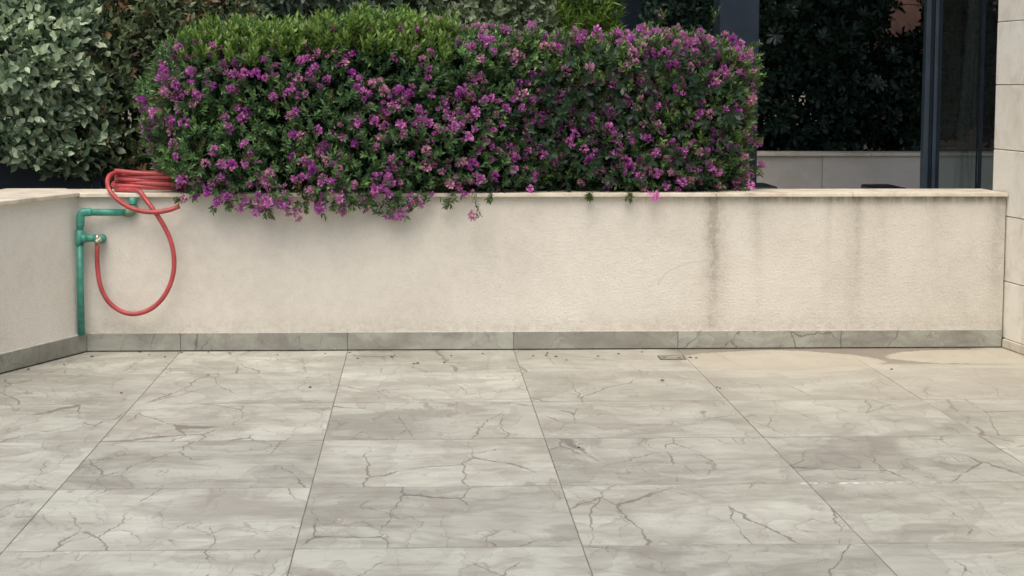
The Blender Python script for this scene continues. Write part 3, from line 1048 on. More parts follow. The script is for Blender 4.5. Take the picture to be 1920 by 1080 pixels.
def shell(sdf, lo, hi, n, depth, keep=None, bias=1.0):
    """points inside the shape, no deeper than depth; returns points, outward normals, depth fraction"""
    lo, hi = np.array(lo, float), np.array(hi, float)
    out = []
    got = 0
    while got < n:
        p = lo + rng.random((n * 3, 3)) * (hi - lo)
        s_ = sdf(p)
        ok = (s_ < 0) & (s_ > -depth)
        ok &= rng.random(len(p)) < (1 + s_ / depth) ** bias + 0.08
        if keep is not None:
            ok &= keep(p)
        p = p[ok]
        out.append(p)
        got += len(p)
    p = np.concatenate(out)[:n]
    e = 0.02
    s_ = sdf(p)
    gd_ = np.stack([sdf(p + np.eye(3)[i] * e) - s_ for i in range(3)], -1)
    return p, norm(gd_), -s_ / depth


def shoots(P, A, L, k, spread, leafL, jit=0.25):
    """k leaves round each shoot; returns base, dir, normal, length, index of shoot, t"""
    n = len(P)
    ref = norm(np.cross(A, rng.normal(size=(n, 3))))
    b = np.cross(A, ref)
    B, D, Nn, LL, I, TT = [], [], [], [], [], []
    ph = rng.random(n) * 6.28
    for i in range(k):
        t_ = (i + 0.5) / k
        an = ph + i * 2.4 + rng.normal(size=n) * 0.2
        rad = ref * np.cos(an)[:, None] + b * np.sin(an)[:, None]
        th_ = spread * (1.15 - 0.6 * t_) + rng.normal(size=n) * 0.12
        c_, s_ = np.cos(th_)[:, None], np.sin(th_)[:, None]
        d = A * c_ + rad * s_ + rng.normal(size=(n, 3)) * jit * 0.4
        nn = A * s_ - rad * c_ + rng.normal(size=(n, 3)) * jit
        B.append(P + A * (L * t_)[:, None]); D.append(d); Nn.append(nn)
        LL.append(leafL * rng.uniform(0.7, 1.15, n) * (1.0 - 0.25 * abs(t_ - 0.55)))
        I.append(np.arange(n)); TT.append(np.full(n, t_))
    return [np.concatenate(x) for x in (B, D, Nn, LL, I, TT)]


def branches(name, parent, starts, ends, r, mat):
    bm = bmesh.new()
    for a, b in zip(starts, ends):
        a, b = np.array(a, float), np.array(b, float)
        m1 = a + (b - a) * 0.4 + rng.normal(size=3) * 0.03 + np.array([0, 0, 0.05])
        pts_ = catmull([a, m1, b], 4)
        add_tube(bm, pts_, list(np.linspace(r, r * 0.3, len(pts_))), 5)
    return obj_from_bm(name, bm, mat, parent)


def sdf_box(lo, hi, rad):
    lo, hi = np.array(lo), np.array(hi)
    c_, h = (lo + hi) / 2, (hi - lo) / 2 - rad
    def f(p):
        q = np.abs(p - c_) - h
        return np.linalg.norm(np.maximum(q, 0), axis=-1) + np.minimum(q.max(-1), 0) - rad
    return f


def sdf_ell(c_, r_):
    c_, r_ = np.array(c_), np.array(r_)
    def f(p):
        k = np.linalg.norm((p - c_) / r_, axis=-1)
        return (k - 1) * r_.min()
    return f


def lerp(a, b, t_):
    a, b = np.array(a), np.array(b)
    return a + (b - a) * np.asarray(t_)[:, None]


def sstep(a, b, x):
    t_ = np.clip((x - a) / (b - a), 0, 1)
    return t_ * t_ * (3 - 2 * t_)


# ---- flowering hedge -------------------------------------------------------
HB = sdf_box((-0.93, -0.105, 0.665), (1.99, 0.85, 1.565), 0.13)


def hedge_sdf(p):
    q = p.copy()
    k = sstep(0.55, 1.05, p[:, 0])
    q[:, 1] = p[:, 1] - 0.185 * k * (p[:, 1] < 0.6)
    q[:, 2] = p[:, 2] - 0.09 * k * np.clip((1.2 - p[:, 2]) / 0.5, 0, 1)
    q[:, 2] += (0.020 + 0.045 * sstep(0.35, 0.75, p[:, 0])) * np.clip((p[:, 2] - 1.2) / 0.3, 0, 1)
    q[:, 0] = p[:, 0] - 0.21 * np.clip((0.98 - p[:, 2]) / 0.3, 0, 1) * (p[:, 0] < 0)
    lf = p[:, 0] < 0.3
    q[:, 0] -= np.where(lf, 0.20 * np.clip((p[:, 2] - 1.22) / 0.32, 0, 1.2) ** 2, 0)
    q[:, 0] += np.where(~lf, 0.05 * np.clip((p[:, 2] - 1.35) / 0.2, 0, 1) ** 2, 0)
    return HB(q) + 0.030 * wav(p, 4.3, 6) * np.clip((1.55 - p[:, 2]) / 0.2, 0.25, 1) + 0.034 * wav(p, 10, 3) + 0.034 * wav(p, 26, 4)


def hedge_keep(p):
    return ~((p[:, 1] > -0.03) & (p[:, 1] < 0.37) & (p[:, 2] < CAPT + 0.01)) & ~((p[:, 1] > 0.36) & (p[:, 2] < 0.705))


hedge = thing("flowering_hedge", "clipped green hedge covered in magenta purple flowers overhanging the wall", "hedge", (0.5, 0.55, 0.70))
M['hleaf'] = mat_leaf("hedge_leaf", 0.45, 0.35, True, 0.22)
fr_ = lambda p: hedge_keep(p) & ((p[:, 1] < 0.45) | (rng.random(len(p)) < 0.35))
P, Nn, dp = shell(hedge_sdf, (-1.1, -0.15, 0.62), (2.15, 0.95, 1.68), 8200, 0.20, fr_, 1.3)
up = np.array([0, 0, 1.0])
A = norm(Nn * 0.8 + up * 0.55 + rng.normal(size=P.shape) * 0.35)
L = rng.uniform(0.035, 0.085, len(P))
B, D, N2, LL, I, TT = shoots(P - A * (L * 0.4)[:, None], A, L, 14, 1.0, 0.033)
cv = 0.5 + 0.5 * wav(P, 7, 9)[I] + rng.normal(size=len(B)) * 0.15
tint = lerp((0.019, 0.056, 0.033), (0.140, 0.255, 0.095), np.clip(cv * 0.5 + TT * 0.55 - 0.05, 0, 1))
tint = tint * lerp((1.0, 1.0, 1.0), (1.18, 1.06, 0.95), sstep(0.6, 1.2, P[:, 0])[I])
yel = (rng.random(len(P)) < 0.20)[I]
tint[yel] = tint[yel] * np.array([1.5, 1.5, 1.2])
bron = (rng.random(len(P)) < 0.025)[I]
tint[bron] = np.array([0.12, 0.085, 0.035])
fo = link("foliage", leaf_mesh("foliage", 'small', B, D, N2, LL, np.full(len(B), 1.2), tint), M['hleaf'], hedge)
fo["kind"] = "stuff"

# filling of darker-coloured leaves deeper in the hedge
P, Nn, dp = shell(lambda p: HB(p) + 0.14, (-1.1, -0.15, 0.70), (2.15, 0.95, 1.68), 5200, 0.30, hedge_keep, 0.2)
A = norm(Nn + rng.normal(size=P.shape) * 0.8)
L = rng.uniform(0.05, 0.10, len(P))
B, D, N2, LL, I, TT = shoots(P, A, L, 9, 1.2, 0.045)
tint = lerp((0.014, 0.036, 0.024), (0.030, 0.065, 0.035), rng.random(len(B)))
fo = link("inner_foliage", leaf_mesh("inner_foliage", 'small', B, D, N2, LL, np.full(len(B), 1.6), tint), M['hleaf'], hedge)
fo["kind"] = "stuff"

# fresh upright shoots along the top, brightest over the left half
n = 900
x_ = np.where(rng.random(n) < 0.78, rng.uniform(-0.82, 0.55, n), rng.uniform(0.5, 1.9, n))
y_ = rng.uniform(0.02, 0.75, n)
z_ = np.full(n, 1.50) + rng.normal(size=n) * 0.02
Pt = np.stack([x_, y_, z_], -1)
for _ in range(12):
    s_ = hedge_sdf(Pt)
    Pt[:, 2] += np.clip(-s_, -0.05, 0.05) * 0.8
left = sstep(0.65, 0.35, x_)
zr = rng.random(n)
Pt[:, 2] -= 0.035 + 0.09 * zr * left
Pt[:, 1] -= 0.05 * zr * left
bp, bl_ = [], []
while len(bp) < 430:
    px = rng.uniform(345, 850)
    py = 34 + 85 * rng.random() ** 1.6 - (8 if 480 < px < 760 else 0)
    d = ray(px, py)
    tt_ = np.arange(8.7, 9.9, 0.012)
    ps = CAM + d[None] * tt_[:, None]
    w_ = np.where(hedge_sdf(ps) < -0.01)[0]
    if len(w_) and rng.random() < (1.0 if py < 75 else 0.55):
        bp.append(ps[w_[0]] - np.array([0, 0, 0.03]))
Pt = np.concatenate([Pt, np.array(bp)])
left = np.concatenate([left, rng.uniform(0.7, 1.15, len(bp))])
n = len(Pt)
A = norm(np.array([0, -0.22, 1.0]) + rng.normal(size=Pt.shape) * 0.20)
L = rng.uniform(0.06, 0.11, n) * (0.55 + 0.45 * left)
B, D, N2, LL, I, TT = shoots(Pt, A, L, 18, 0.85, 0.040)
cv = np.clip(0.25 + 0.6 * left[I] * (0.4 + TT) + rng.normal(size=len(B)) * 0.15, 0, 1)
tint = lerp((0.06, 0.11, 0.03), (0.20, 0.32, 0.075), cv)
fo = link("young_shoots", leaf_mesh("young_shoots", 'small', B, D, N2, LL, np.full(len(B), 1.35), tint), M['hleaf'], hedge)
fo["kind"] = "stuff"

# stray sprigs: (pixel, direction, length)
spr = []
for px, py, Y, d, l in ((747, 356, -0.075, (0, -.1, -1), 0.10), (888, 356, -0.075, (0, -.1, -1), 0.12), (352, 372, -0.09, (-1, -.1, -.15), 0.05), (303, 148, 0.2, (-.9, -.2, .5), 0.08), (300, 160, 0.2, (-.9, -.2, .2), 0.07),
                     (1395, 88, 0.2, (.9, -.2, .25), 0.07), (1400, 165, 0.2, (.9, -.2, .5), 0.06), (1335, 48, 0.25, (0.1, 0, 1), 0.10), (1240, 45, 0.25, (0, 0, 1), 0.06), (505, 385, -0.09, (0, 0, -1), .05),
                     (570, 378, -0.09, (.2, 0, -1), .05), (690, 366, -0.09, (.1, 0, -1), .05), (840, 368, -0.09, (.1, 0, -1), .05), (1106, 358, -0.02, (0, -.5, -1), .04), (1180, 358, -0.02, (0, -.5, -1), .04), (625, 372, -.09, (0, -.2, -1), .06), (660, 370, -.09, (0, -.2, -1), .06), (780, 366, -.09, (0, -.2, -1), .04), (920, 362, -.09, (0, -.2, -1), .04), (430, 372, -.09, (0, -.2, -1), .04), (1410, 260, .15, (1, -.3, .1), .05), (1405, 320, .15, (1, -.3, -.1), .06)):
    for k in range(2 if l > 0.065 else 3):
        spr.append((at(px, py, Y) + rng.normal(size=3) * 0.006, np.array(d) + rng.normal(size=3) * 0.25, l))
Pt = np.array([s_[0] for s_ in spr]); A = norm(np.array([s_[1] for s_ in spr])); L = np.array([s_[2] for s_ in spr])
B, D, N2, LL, I, TT = shoots(Pt, A, L, 22, 0.95, 0.026)
tint = lerp((0.045, 0.085, 0.025), (0.09, 0.15, 0.035), np.clip(TT + rng.normal(size=len(B)) * 0.2, 0, 1))
fo = link("stray_sprigs", leaf_mesh("stray_sprigs", 'small', B, D, N2, LL, np.full(len(B), 1.0), tint), M['hleaf'], hedge)
fo["kind"] = "stuff"
bx = rng.uniform(-0.8, 1.75, 60)
ends = np.stack([bx + rng.normal(size=60) * 0.25, rng.uniform(0.1, 0.75, 60), rng.uniform(1.0, 1.45, 60)], -1)
branches("branches", hedge, np.stack([np.clip(bx, -.85, 1.7), rng.uniform(0.42, 0.7, 60), np.full(60, 0.69)], -1), ends, 0.010, M['bark'])

# flower clusters: pixel spots read off the photograph, dropped onto the hedge surface
Z1 = [(1050, 240), (900, 255), (840, 370), (870, 400), (895, 445), (840, 465), (735, 505), (990, 465), (970, 515), (905, 550), (795, 590), (845, 610), (940, 610), (870, 660), (880, 740), (905, 800), (1130, 575), (1155, 450), (1185, 380), (1250, 370), (1260, 550), (1195, 540), (1165, 655), (1240, 610), (1085, 770), (1045, 830), (1115, 825), (1185, 820), (1230, 730), (930, 1000), (1000, 960), (1060, 950), (1100, 1015), (1170, 1000), (1235, 230), (950, 300), (1010, 1010), (930, 890)]
Z3 = [(150, 215), (315, 215), (450, 150), (570, 160), (735, 155), (930, 165), (1190, 150), (1270, 160), (105, 310), (75, 425), (120, 370), (200, 360), (240, 380), (430, 225), (470, 280), (415, 300), (490, 330), (395, 365), (355, 455), (295, 475), (390, 415), (475, 390), (550, 390), (510, 430), (630, 300), (665, 260), (580, 250), (660, 360), (705, 390), (680, 430), (730, 455), (800, 390), (770, 400), (825, 440), (880, 445), (930, 450), (960, 420), (880, 285), (1015, 305), (1240, 240), (1195, 455), (1230, 440), (50, 550), (110, 515), (170, 530), (150, 585), (410, 540), (370, 560), (80, 625), (395, 650), (365, 645), (430, 655), (500, 620), (845, 540), (880, 515), (770, 590), (700, 585), (840, 600), (900, 600), (910, 640), (690, 690), (800, 660), (780, 710), (1000, 540), (1040, 590), (1085, 615), (970, 600), (1150, 630), (1210, 650), (1235, 570), (1020, 715), (960, 740), (1050, 785), (1010, 790), (1115, 830), (1140, 880), (1190, 770), (1255, 800), (1270, 860), (860, 770), (150, 690), (30, 785), (10, 735), (100, 785), (380, 760), (480, 820), (430, 790), (590, 810), (520, 745), (530, 875), (250, 875), (275, 840), (775, 850), (895, 885), (785, 915), (450, 915), (610, 935), (630, 1005), (520, 985), (210, 1020), (260, 970), (310, 965), (345, 965), (410, 1020), (380, 1000), (20, 955), (85, 945), (895, 1020), (975, 950), (1215, 935), (1250, 1040)]
Z4 = [(15, 155), (45, 220), (110, 150), (150, 300), (190, 275), (250, 125), (300, 240), (370, 250), (320, 210), (455, 145), (500, 160), (560, 165), (655, 160), (700, 175), (770, 140), (730, 220), (780, 130), (800, 180), (830, 190), (720, 245), (780, 250), (845, 265), (930, 225), (885, 265), (915, 300), (1000, 250), (1040, 260), (1060, 150), (950, 150), (1085, 200), (1180, 175), (1225, 200), (1240, 260), (1265, 285), (1290, 270), (1330, 210), (875, 75), (240, 360), (310, 345), (525, 330), (415, 345), (180, 410), (185, 455), (290, 480), (300, 450), (240, 490), (130, 535), (90, 590), (190, 525), (415, 495), (305, 565), (330, 540), (320, 600), (400, 615), (215, 630), (445, 545), (560, 510), (565, 560), (610, 545), (565, 590), (610, 625), (640, 405), (770, 365), (790, 440), (720, 490), (700, 500), (760, 520), (770, 480), (850, 510), (830, 530), (845, 470), (960, 385), (1020, 330), (1015, 360), (945, 430), (980, 455), (1130, 365), (1185, 360), (1145, 405), (1255, 350), (1290, 480), (1300, 510), (1305, 560), (1225, 550), (1115, 540), (1035, 550), (1070, 535), (1175, 525), (940, 540), (780, 610), (795, 645), (865, 630), (715, 680), (455, 655), (430, 685), (495, 710), (385, 655), (240, 690), (235, 735), (290, 745), (340, 735), (560, 740), (650, 745), (845, 740), (925, 700), (1005, 695), (980, 735), (900, 775), (955, 735), (1110, 685), (1150, 690), (1060, 750), (1085, 740), (1130, 830), (1140, 880), (1260, 750), (1300, 680), (1340, 690), (1315, 620), (1350, 800), (1275, 840), (1300, 890), (145, 815), (215, 815), (260, 855), (240, 910), (75, 850), (370, 790), (525, 770), (700, 770), (790, 775), (720, 820), (810, 830), (850, 840), (770, 850), (500, 870), (580, 820), (545, 825), (600, 890), (630, 870), (905, 885), (960, 865), (1015, 870), (835, 945), (710, 940), (20, 940), (75, 915), (150, 925), (790, 880)]
spots = [(a * .3704, b * .3704) for a, b in Z1] + [(400 + a * .3888, b * .3888) for a, b in Z3] + [(900 + a * .3888, b * .3888) for a, b in Z4]


def hit(px, py):
    d = ray(px, py)
    t_ = np.arange(8.7, 9.6, 0.01)
    pts_ = CAM + d[None] * t_[:, None]
    s_ = hedge_sdf(pts_)
    w_ = np.where(s_ < -0.005)[0]
    if len(w_):
        return pts_[w_[0]], True
    k = int(np.argmin(s_))
    return pts_[k], False


# petals and templates
def petal_mat(name, c0, c1, c2):
    t = NT(name)
    col = t.mix(t.mapr(t.noise(t.objc(), 70, 3, 0.6), 0.35, 0.65), c0, c1)
    rim = t.mapr(t.noise(t.objc(), 110, 2, 0.5), 0.60, 0.72)
    col = t.mix(rim, col, c2)
    hv = t.n("ShaderNodeHueSaturation")
    t.lk(t.math('ADD', 0.485, t.math('MULTIPLY', t.rnd(), 0.03)), hv.inputs["Hue"])
    t.lk(t.math('ADD', 0.90, t.math('MULTIPLY', t.rnd(), 0.45)), hv.inputs["Value"])
    t.lk(col, hv.inputs["Color"])
    col = hv.outputs[0]
    t.set(col, 0.5, spec=0.25)
    tr = t.n("ShaderNodeBsdfTranslucent")
    t.lk(col, tr.inputs["Color"])
    mx = t.n("ShaderNodeMixShader")
    mx.inputs[0].default_value = 0.3
    t.lk(t.b.outputs[0], mx.inputs[1]); t.lk(tr.outputs[0], mx.inputs[2]); t.lk(mx.outputs[0], t.out.inputs["Surface"])
    return t.m


M['pet1'] = petal_mat("magenta_petal", (0.42, 0.105, 0.37), (0.57, 0.20, 0.49), (0.76, 0.50, 0.69))
M['pet2'] = petal_mat("faded_pink_petal", (0.42, 0.16, 0.31), (0.54, 0.30, 0.40), (0.66, 0.50, 0.48))
M['pet3'] = petal_mat("deep_purple_petal", (0.32, 0.055, 0.31), (0.43, 0.10, 0.40), (0.62, 0.30, 0.56))


def cluster_np(seed, r_):
    """a short raceme of winged flowers, axis +Z"""
    q = np.random.default_rng(seed)
    nf = q.integers(12, 18)
    V, F = [], []
    wing = np.array([(0, 0, 0), (.45, .42, .10), (.95, .30, .0), (1.05, 0, -.05), (.9, -.30, 0.0), (.4, -.36, .1)])
    wf = [(0, 1, 2), (0, 2, 3), (0, 3, 4), (0, 4, 5)]
    keel = np.array([(0, 0.06, 0), (0.8, .10, .10), (1.05, 0, .2), (.8, -.10, .10), (0, -.06, 0)])
    kf = [(0, 1, 2), (0, 2, 4), (4, 2, 3)]
    for i in range(nf):
        t_ = (i + .5) / nf
        an = i * 2.4 + q.normal() * .3
        th_ = 1.75 - 1.6 * t_ + q.normal() * .15
        rad = np.array([math.cos(an), math.sin(an), 0])
        d = rad * math.sin(th_) + np.array([0, 0, 1]) * math.cos(th_)
        base = np.array([0, 0, (t_ - .5) * r_ * 1.0]) + d * r_ * 0.38
        s_ = r_ * q.uniform(.46, .68)
        side = norm(np.cross(d, [0.1, 0.2, 1.0]))
        for sgn in (-1, 1):
            ax = norm(d * 0.8 + side * sgn * 0.55 + q.normal(size=3) * .18)
            nn = norm(side * sgn * 0.8 - d * .5 + q.normal(size=3) * .3)
            R = frames(ax[None], nn[None])[0]
            o_ = len(V) and sum(len(v) for v in V)
            V.append((wing * s_) @ R.T + base)
            F += [tuple(np.array(f) + o_) for f in wf]
        R = frames(d[None], q.normal(size=(1, 3)))[0]
        o_ = sum(len(v) for v in V)
        V.append((keel * s_ * .8) @ R.T + base)
        F += [tuple(np.array(f) + o_) for f in kf]
    return np.concatenate(V), np.array(F)


fmeshes = []
for k in range(12):
    V, F = cluster_np(100 + k, 0.027)
    me = mesh_np("flower_cluster", V, F)
    me.materials.append(M[('pet1', 'pet1', 'pet2', 'pet1', 'pet3', 'pet2')[k % 6]])
    fmeshes.append(me)
fr2 = np.random.default_rng(77)
cnt = 0
extra = []
order = list(range(len(spots)))
fr2.shuffle(order)
for idx in order:
    px, py = spots[idx]
    q, ok = hit(px, py)
    if ok:
        e = 0.02
        s_ = hedge_sdf(q[None])[0]
        nn = norm(np.array([hedge_sdf((q + np.eye(3)[i] * e)[None])[0] - s_ for i in range(3)]))
    else:
        nn = np.array([0, -1.0, 0.1])
        if py > 340:
            q = at(px, py, -0.085 if px < 1150 else -0.03)
    q = q + nn * 0.015
    ax = norm(nn * 0.9 + np.array([0, -0.25, 0.35 if py < 340 else -0.35]) + fr2.normal(size=3) * 0.3)
    x_ = norm(np.cross(ax, fr2.normal(size=3)))
    y_ = np.cross(ax, x_)
    sc = fr2.uniform(0.70, 1.25) * (1.1 if py > 370 else 1.0)
    me = fmeshes[fr2.integers(0, 12)]
    Mx = Matrix(((*(x_[0:1] * sc), y_[0] * sc, ax[0] * sc, q[0]), (x_[1] * sc, y_[1] * sc, ax[1] * sc, q[1]), (x_[2] * sc, y_[2] * sc, ax[2] * sc, q[2]), (0, 0, 0, 1)))
    if cnt < 300:
        put("flower_cluster", me, None, hedge, Mx)
        cnt += 1
    else:
        extra.append((q, ax, sc))
# smaller, half-hidden flowers
Pf, Nf, _ = shell(hedge_sdf, (-1.1, -0.15, 0.62), (2.15, 0.95, 1.68), 1300, 0.05, lambda p: hedge_keep(p) & ((p[:, 1] < 0.5) | (p[:, 2] > 1.45)) & (wav(p, 11, 21) > -0.15) & ~((p[:, 2] > 1.47) & (p[:, 0] < 0.6)))
for q, nn in zip(Pf, Nf):
    extra.append((q + nn * 0.0, norm(nn + fr2.normal(size=3) * .4 + np.array([0, -.2, .3])), fr2.uniform(.4, 1.0)))
Pf, Nf, _ = shell(hedge_sdf, (0.3, -0.1, 1.30), (2.05, 0.5, 1.62), 130, 0.04, lambda p: (p[:, 2] > 1.52 - 0.12 * rng.random(len(p))) & (p[:, 1] < 0.35))
for q, nn in zip(Pf, Nf):
    extra.append((q + nn * 0.015, norm(nn + fr2.normal(size=3) * .4 + np.array([0, -.5, .3])), fr2.uniform(.6, 1.15)))
VV, FF, o_ = [], [], 0
for i, (q, ax, sc) in enumerate(extra):
    V, F = cluster_np(300 + i % 9, 0.027 * sc)
    R = frames(ax[None], fr2.normal(size=(1, 3)))[0]
    R = R[:, [1, 2, 0]]
    VV.append(V @ R.T + q); FF.append(F + o_); o_ += len(V)
fl = link("small_flowers", mesh_np("small_flowers", np.concatenate(VV), np.concatenate(FF)), M['pet2'], hedge)
fl.data.materials.append(M['pet1'])
mi = np.concatenate([np.full(len(F_), (0, 1, 1)[i % 3]) for i, F_ in enumerate(FF)]).astype(np.int32)
fl.data.polygons.foreach_set("material_index", mi)
fl["kind"] = "stuff"


# ---- other shrubs ---------------------------------------------------------
def shrub(name, label, cat, base, sdf, lo, hi, n, depth, kind, leafL, wid, cols, mat, k=7, spread=0.95, shootL=(0.06, 0.12), upb=0.5, keep=None,
          tip=None, tip_p=0.0, nbr=25, brbox=None, nobj=0, objmat=None, bias=1.2, group=None):
    r_ = thing(name, label, cat, base, group)
    P, Nn, dp = shell(sdf, lo, hi, n, depth, keep, bias)
    A = norm(Nn * 0.9 + np.array([0, 0, upb]) + rng.normal(size=P.shape) * 0.35)
    L = rng.uniform(*shootL, len(P))
    B, D, N2, LL, I, TT = shoots(P - A * (L * 0.6)[:, None], A, L, k, spread, leafL)
    cv = np.clip(0.5 + 0.35 * wav(P, 6, 31)[I] + rng.normal(size=len(B)) * 0.22, 0, 1)
    tint = lerp(cols[0], cols[1], cv)
    if tip is not None:
        m = ((rng.random(len(P)) < tip_p)[I]) & (TT > 0.45)
        tint[m] = np.array(tip) * rng.uniform(0.7, 1.2, (m.sum(), 1))
    W = np.full(len(B), wid)
    sel = np.zeros(len(B), bool)
    if nobj:
        dist = np.linalg.norm(B + D * LL[:, None] * .5 - CAM, axis=1)
        pr_ = B - CAM
        dz_ = pr_ @ FW
        sx = 960 + CF * (pr_ @ RT) / dz_
        sy_ = 540 - CF * (pr_ @ UP) / dz_
        vis = (sx > 8) & (sx < 1910) & (sy_ > 8) & (sy_ < 350)
        sc_ = LL * 12 - sdf(B) * -6.0 - dist * 0.3
        sc_[~vis] = -99
        sel[np.argsort(-sc_)[:nobj]] = True
    fo_ = link("foliage", leaf_mesh("foliage", kind, B[~sel], D[~sel], N2[~sel], LL[~sel], W[~sel], tint[~sel]), mat, r_)
    fo_["kind"] = "stuff"
    if nobj:
        v, f = leaf_tmpl(kind)
        lm = mesh_np("leaf", v * np.array([1, wid, 1]), f)
        R = frames(D, N2)
        for i in np.where(sel)[0]:
            s_ = LL[i]
            Rm = R[i] * s_
            put("leaf", lm, objmat, r_, Matrix(((*Rm[0], B[i][0]), (*Rm[1], B[i][1]), (*Rm[2], B[i][2]), (0, 0, 0, 1))))
    if nbr:
        blo, bhi = np.array(brbox[0], float), np.array(brbox[1], float)
        stt = blo + rng.random((nbr, 3)) * (bhi - blo)
        en = []
        for q in stt:                              # each stem ends in foliage close above its foot
            cand = rng.integers(0, len(P), 40)
            h_ = np.linalg.norm((P[cand] - q)[:, :2], axis=1) - 0.25 * (P[cand] - q)[:, 2]
            k_ = cand[int(np.argmin(h_))]
            en.append(P[k_] - Nn[k_] * 0.12)
        branches("branches", r_, stt, en, 0.014, M['bark'])
    return r_


M['silver'] = mat_leaf("silver_green_leaf", 0.38, 0.6, True, 0.12)
M['silver_obj'] = mat_leaf("silver_green_leaf_single", 0.38, 0.6, False, 0.12, ramp=[(0.0, (0.07, 0.14, 0.075)), (0.5, (0.28, 0.375, 0.23)), (1.0, (0.48, 0.58, 0.38))])
M['dleaf'] = mat_leaf("dark_glossy_leaf", 0.36, 0.5, True, 0.12)
M['hdleaf'] = mat_leaf("dark_hedge_leaf", 0.42, 0.3, True, 0.08)
M['bright'] = mat_leaf("fresh_green_leaf", 0.45, 0.4, True, 0.35)

# silver shrub at the left
e1 = sdf_ell((-1.78, 1.05, 1.32), (0.60, 0.60, 0.66))
e2 = sdf_ell((-2.42, 1.10, 1.38), (0.55, 0.50, 0.55))
e3 = sdf_ell((-1.62, 0.92, 1.02), (0.40, 0.36, 0.30))
SIL = lambda p: np.minimum(np.minimum(e1(p), e2(p)), e3(p)) + 0.05 * wav(p, 8, 41) + 0.03 * wav(p, 19, 42)
keepS = lambda p: (p[:, 2] > 0.80 + 0.17 * np.clip((-1.42 - p[:, 0]) / 0.5, 0, 1)) & ((p[:, 1] < 1.25) | (rng.random(len(p)) < 0.4))
shrub("silver_shrub", "silver grey-green broad-leaved shrub at the far left above the side wall", "shrub", (-1.9, 1.15, 0.80), SIL, (-3.1, 0.35, 0.75), (-1.0, 1.8, 2.15), 3700, 0.26,
      'broad', 0.072, 1.0, ((0.050, 0.105, 0.058), (0.41, 0.53, 0.33)), M['silver'], k=7, spread=1.05, keep=keepS, nbr=26, brbox=((-2.6, 1.0, 0.85), (-1.5, 1.4, 0.86)),
      nobj=300, objmat=M['silver_obj'])

# dark shrub with coppery tips, between the silver shrub and the hedge
e4 = sdf_ell((-1.14, 1.25, 1.25), (0.64, 0.50, 0.85))
DRK = lambda p: e4(p) + 0.05 * wav(p, 8, 51) + 0.03 * wav(p, 21, 52)
shrub("dark_shrub", "dark green shrub with coppery leaf tips between the silver shrub and the flowering hedge", "shrub", (-1.1, 1.45, 0.70), DRK, (-1.9, 0.7, 0.72), (-0.3, 2.0, 2.2), 3500, 0.28,
      'broad', 0.050, 0.85, ((0.04, 0.075, 0.036), (0.15, 0.19, 0.085)), M['dleaf'], k=7, tip=(0.22, 0.12, 0.07), tip_p=0.16, nbr=24, brbox=((-1.3, 1.3, 0.70), (-0.9, 1.5, 0.71)))

# shrubs behind the hedge, seen only above it
for (x0, x1, Y, top, cols, nm, lab, mt, L_, kd, n_) in (
        (-1.0, 0.35, 1.9, 2.3, ((0.040, 0.075, 0.050), (0.15, 0.205, 0.135)), "silver_shrub", "dim grey-green shrub row showing above the left half of the flowering hedge", 'silver', 0.066, 'broad', 1900),
        (0.15, 1.12, 2.05, 2.12, ((0.12, 0.17, 0.095), (0.36, 0.42, 0.25)), "silver_shrub", "pale silver shrub top showing above the middle of the flowering hedge", 'silver', 0.062, 'broad', 1500)):
    s1 = sdf_box((x0, Y - 0.45, 0.6), (x1, Y + 0.45, top), 0.3)
    SD = lambda p, s1=s1, Y=Y: s1(p) + 0.06 * wav(p, 7, int(Y * 100)) + 0.03 * wav(p, 19, 62)
    shrub(nm, lab, "shrub", ((x0 + x1) / 2, Y, 0.0), SD, (x0 - .1, Y - .6, 0.9), (x1 + .1, Y + .6, top + .1), n_, 0.24, kd, L_, 1.0, cols, M[mt], k=7,
          keep=lambda p: (p[:, 2] > 1.1), nbr=20, brbox=((x0 + .3, Y - .1, -0.02), (x1 - .3, Y + .1, -0.01)))
s2 = sdf_box((0.90, 2.4, 0.6), (1.56, 3.0, 2.35), 0.22)
shrub("fresh_green_shrub", "bright yellow-green narrow-leaved shrub beside the slim far post", "shrub", (1.25, 2.7, 0.0), lambda p: s2(p) + 0.06 * wav(p, 8, 71) + .03 * wav(p, 21, 72), (0.8, 2.3, 1.0), (1.66, 3.1, 2.5), 1700, 0.25,
      'narrow', 0.075, 1.2, ((0.10, 0.20, 0.035), (0.30, 0.48, 0.085)), M['bright'], k=10, spread=0.8, upb=0.9, keep=lambda p: p[:, 2] > 1.1, nbr=18, brbox=((1.05, 2.6, -.02), (1.45, 2.8, -.01)))

# dark glossy hedge across the patio, part of its shade put into the leaf colours
s3 = sdf_box((1.93, 3.35, 0.78), (3.38, 4.6, 2.55), 0.25)
e5 = sdf_ell((3.17, 3.85, 1.85), (0.42, 0.45, 0.62))
e6 = sdf_ell((3.72, 3.85, 1.22), (0.45, 0.42, 0.40))
e7 = sdf_ell((4.47, 4.1, 1.75), (0.60, 0.45, 0.95))
DH = lambda p: np.minimum(np.minimum(s3(p), e7(p)), np.minimum(e5(p), e6(p))) + 0.06 * wav(p, 7, 81) + 0.03 * wav(p, 20, 82)
dh = shrub("dark_hedge", "tall dark glossy-leaved hedge behind the low wall across the patio", "hedge", (2.6, 4.0, 0.78), DH, (1.5, 3.1, 0.84), (5.1, 4.8, 2.75), 7600, 0.38,
           'obovate', 0.072, 1.0, ((0.006, 0.022, 0.017), (0.018, 0.050, 0.030)), M['hdleaf'], k=8, spread=1.25, shootL=(0.02, 0.06), upb=0.4,
           keep=lambda p: (p[:, 1] < 4.2) | (rng.random(len(p)) < .3), nbr=40, brbox=((1.9, 3.7, .78), (3.4, 4.2, .79)), bias=0.8)
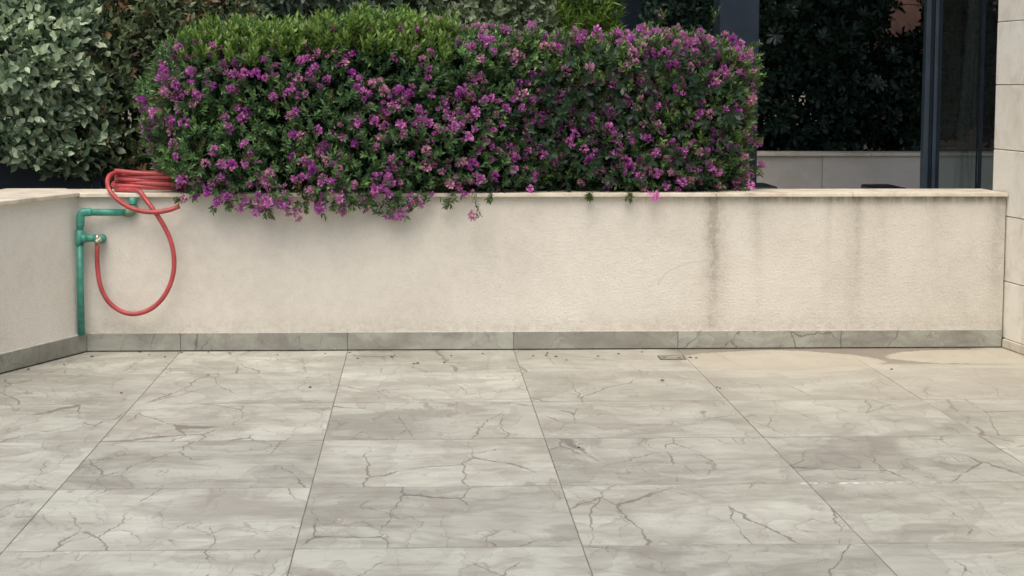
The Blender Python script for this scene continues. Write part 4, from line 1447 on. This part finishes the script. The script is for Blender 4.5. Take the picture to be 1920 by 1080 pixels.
# whorls that catch the light
v, f = leaf_tmpl('obovate')
whm = []
for k in range(3):
    VV, FF, o_ = [], [], 0
    nl_ = 7 + k
    for i in range(nl_):
        an = i * 6.283 / nl_ + 0.2 * k + rng.normal() * .12
        el_ = rng.uniform(0.05, 0.45)
        d = np.array([math.cos(an) * math.cos(el_), math.sin(an) * math.cos(el_), math.sin(el_)])
        R = frames(d[None], np.array([[0, 0, 1.0]]))[0]
        s_ = rng.uniform(.06, .085)
        VV.append((v * s_) @ R.T); FF.append(f + o_); o_ += len(v)
    whm.append(mesh_np("leaf_whorl", np.concatenate(VV), np.concatenate(FF)))
M['whorl'] = mat_leaf("glossy_whorl_leaf", 0.25, 0.6, False, 0.1, ramp=[(0, (0.018, 0.040, 0.026)), (1, (0.040, 0.075, 0.045))])
for px, py in ((1455, 65), (1545, 72), (1590, 92), (1675, 104), (1690, 40), (1645, 157), (1480, 20), (1620, 30)):
    d = ray(px, py)
    t_ = np.arange(12.0, 14.5, 0.01)
    pts_ = CAM + d[None] * t_[:, None]
    w_ = np.where(DH(pts_) < 0.02)[0]
    if not len(w_):
        continue
    q = pts_[w_[0]]
    ax = norm(np.array([0, -0.9, 0.5]) + rng.normal(size=3) * .3)
    x_ = norm(np.cross(ax, rng.normal(size=3)))
    y_ = np.cross(ax, x_)
    put("leaf_whorl", whm[int(rng.integers(0, 3))], M['whorl'], dh, Matrix(((x_[0], y_[0], ax[0], q[0]), (x_[1], y_[1], ax[1], q[1]), (x_[2], y_[2], ax[2], q[2]), (0, 0, 0, 1))))

# tall hedge at the far side of the garden, closing the view
s4 = sdf_box((-2.6, 8.0, -0.05), (4.1, 9.0, 3.0), 0.3)
shrub("boundary_hedge", "dim green boundary hedge closing the garden behind the slim far post", "hedge", (0.8, 8.5, 0.0), lambda p: s4(p) + 0.08 * wav(p, 5, 91) + .04 * wav(p, 14, 92), (-2.7, 7.8, 1.2), (4.2, 9.1, 3.1), 3600, 0.35,
      'broad', 0.10, 1.0, ((0.03, 0.06, 0.025), (0.08, 0.13, 0.05)), M['dleaf'], k=8, keep=lambda p: (p[:, 1] < 8.5), nbr=30, brbox=((-2.2, 8.4, -.05), (3.8, 8.6, -.04)))
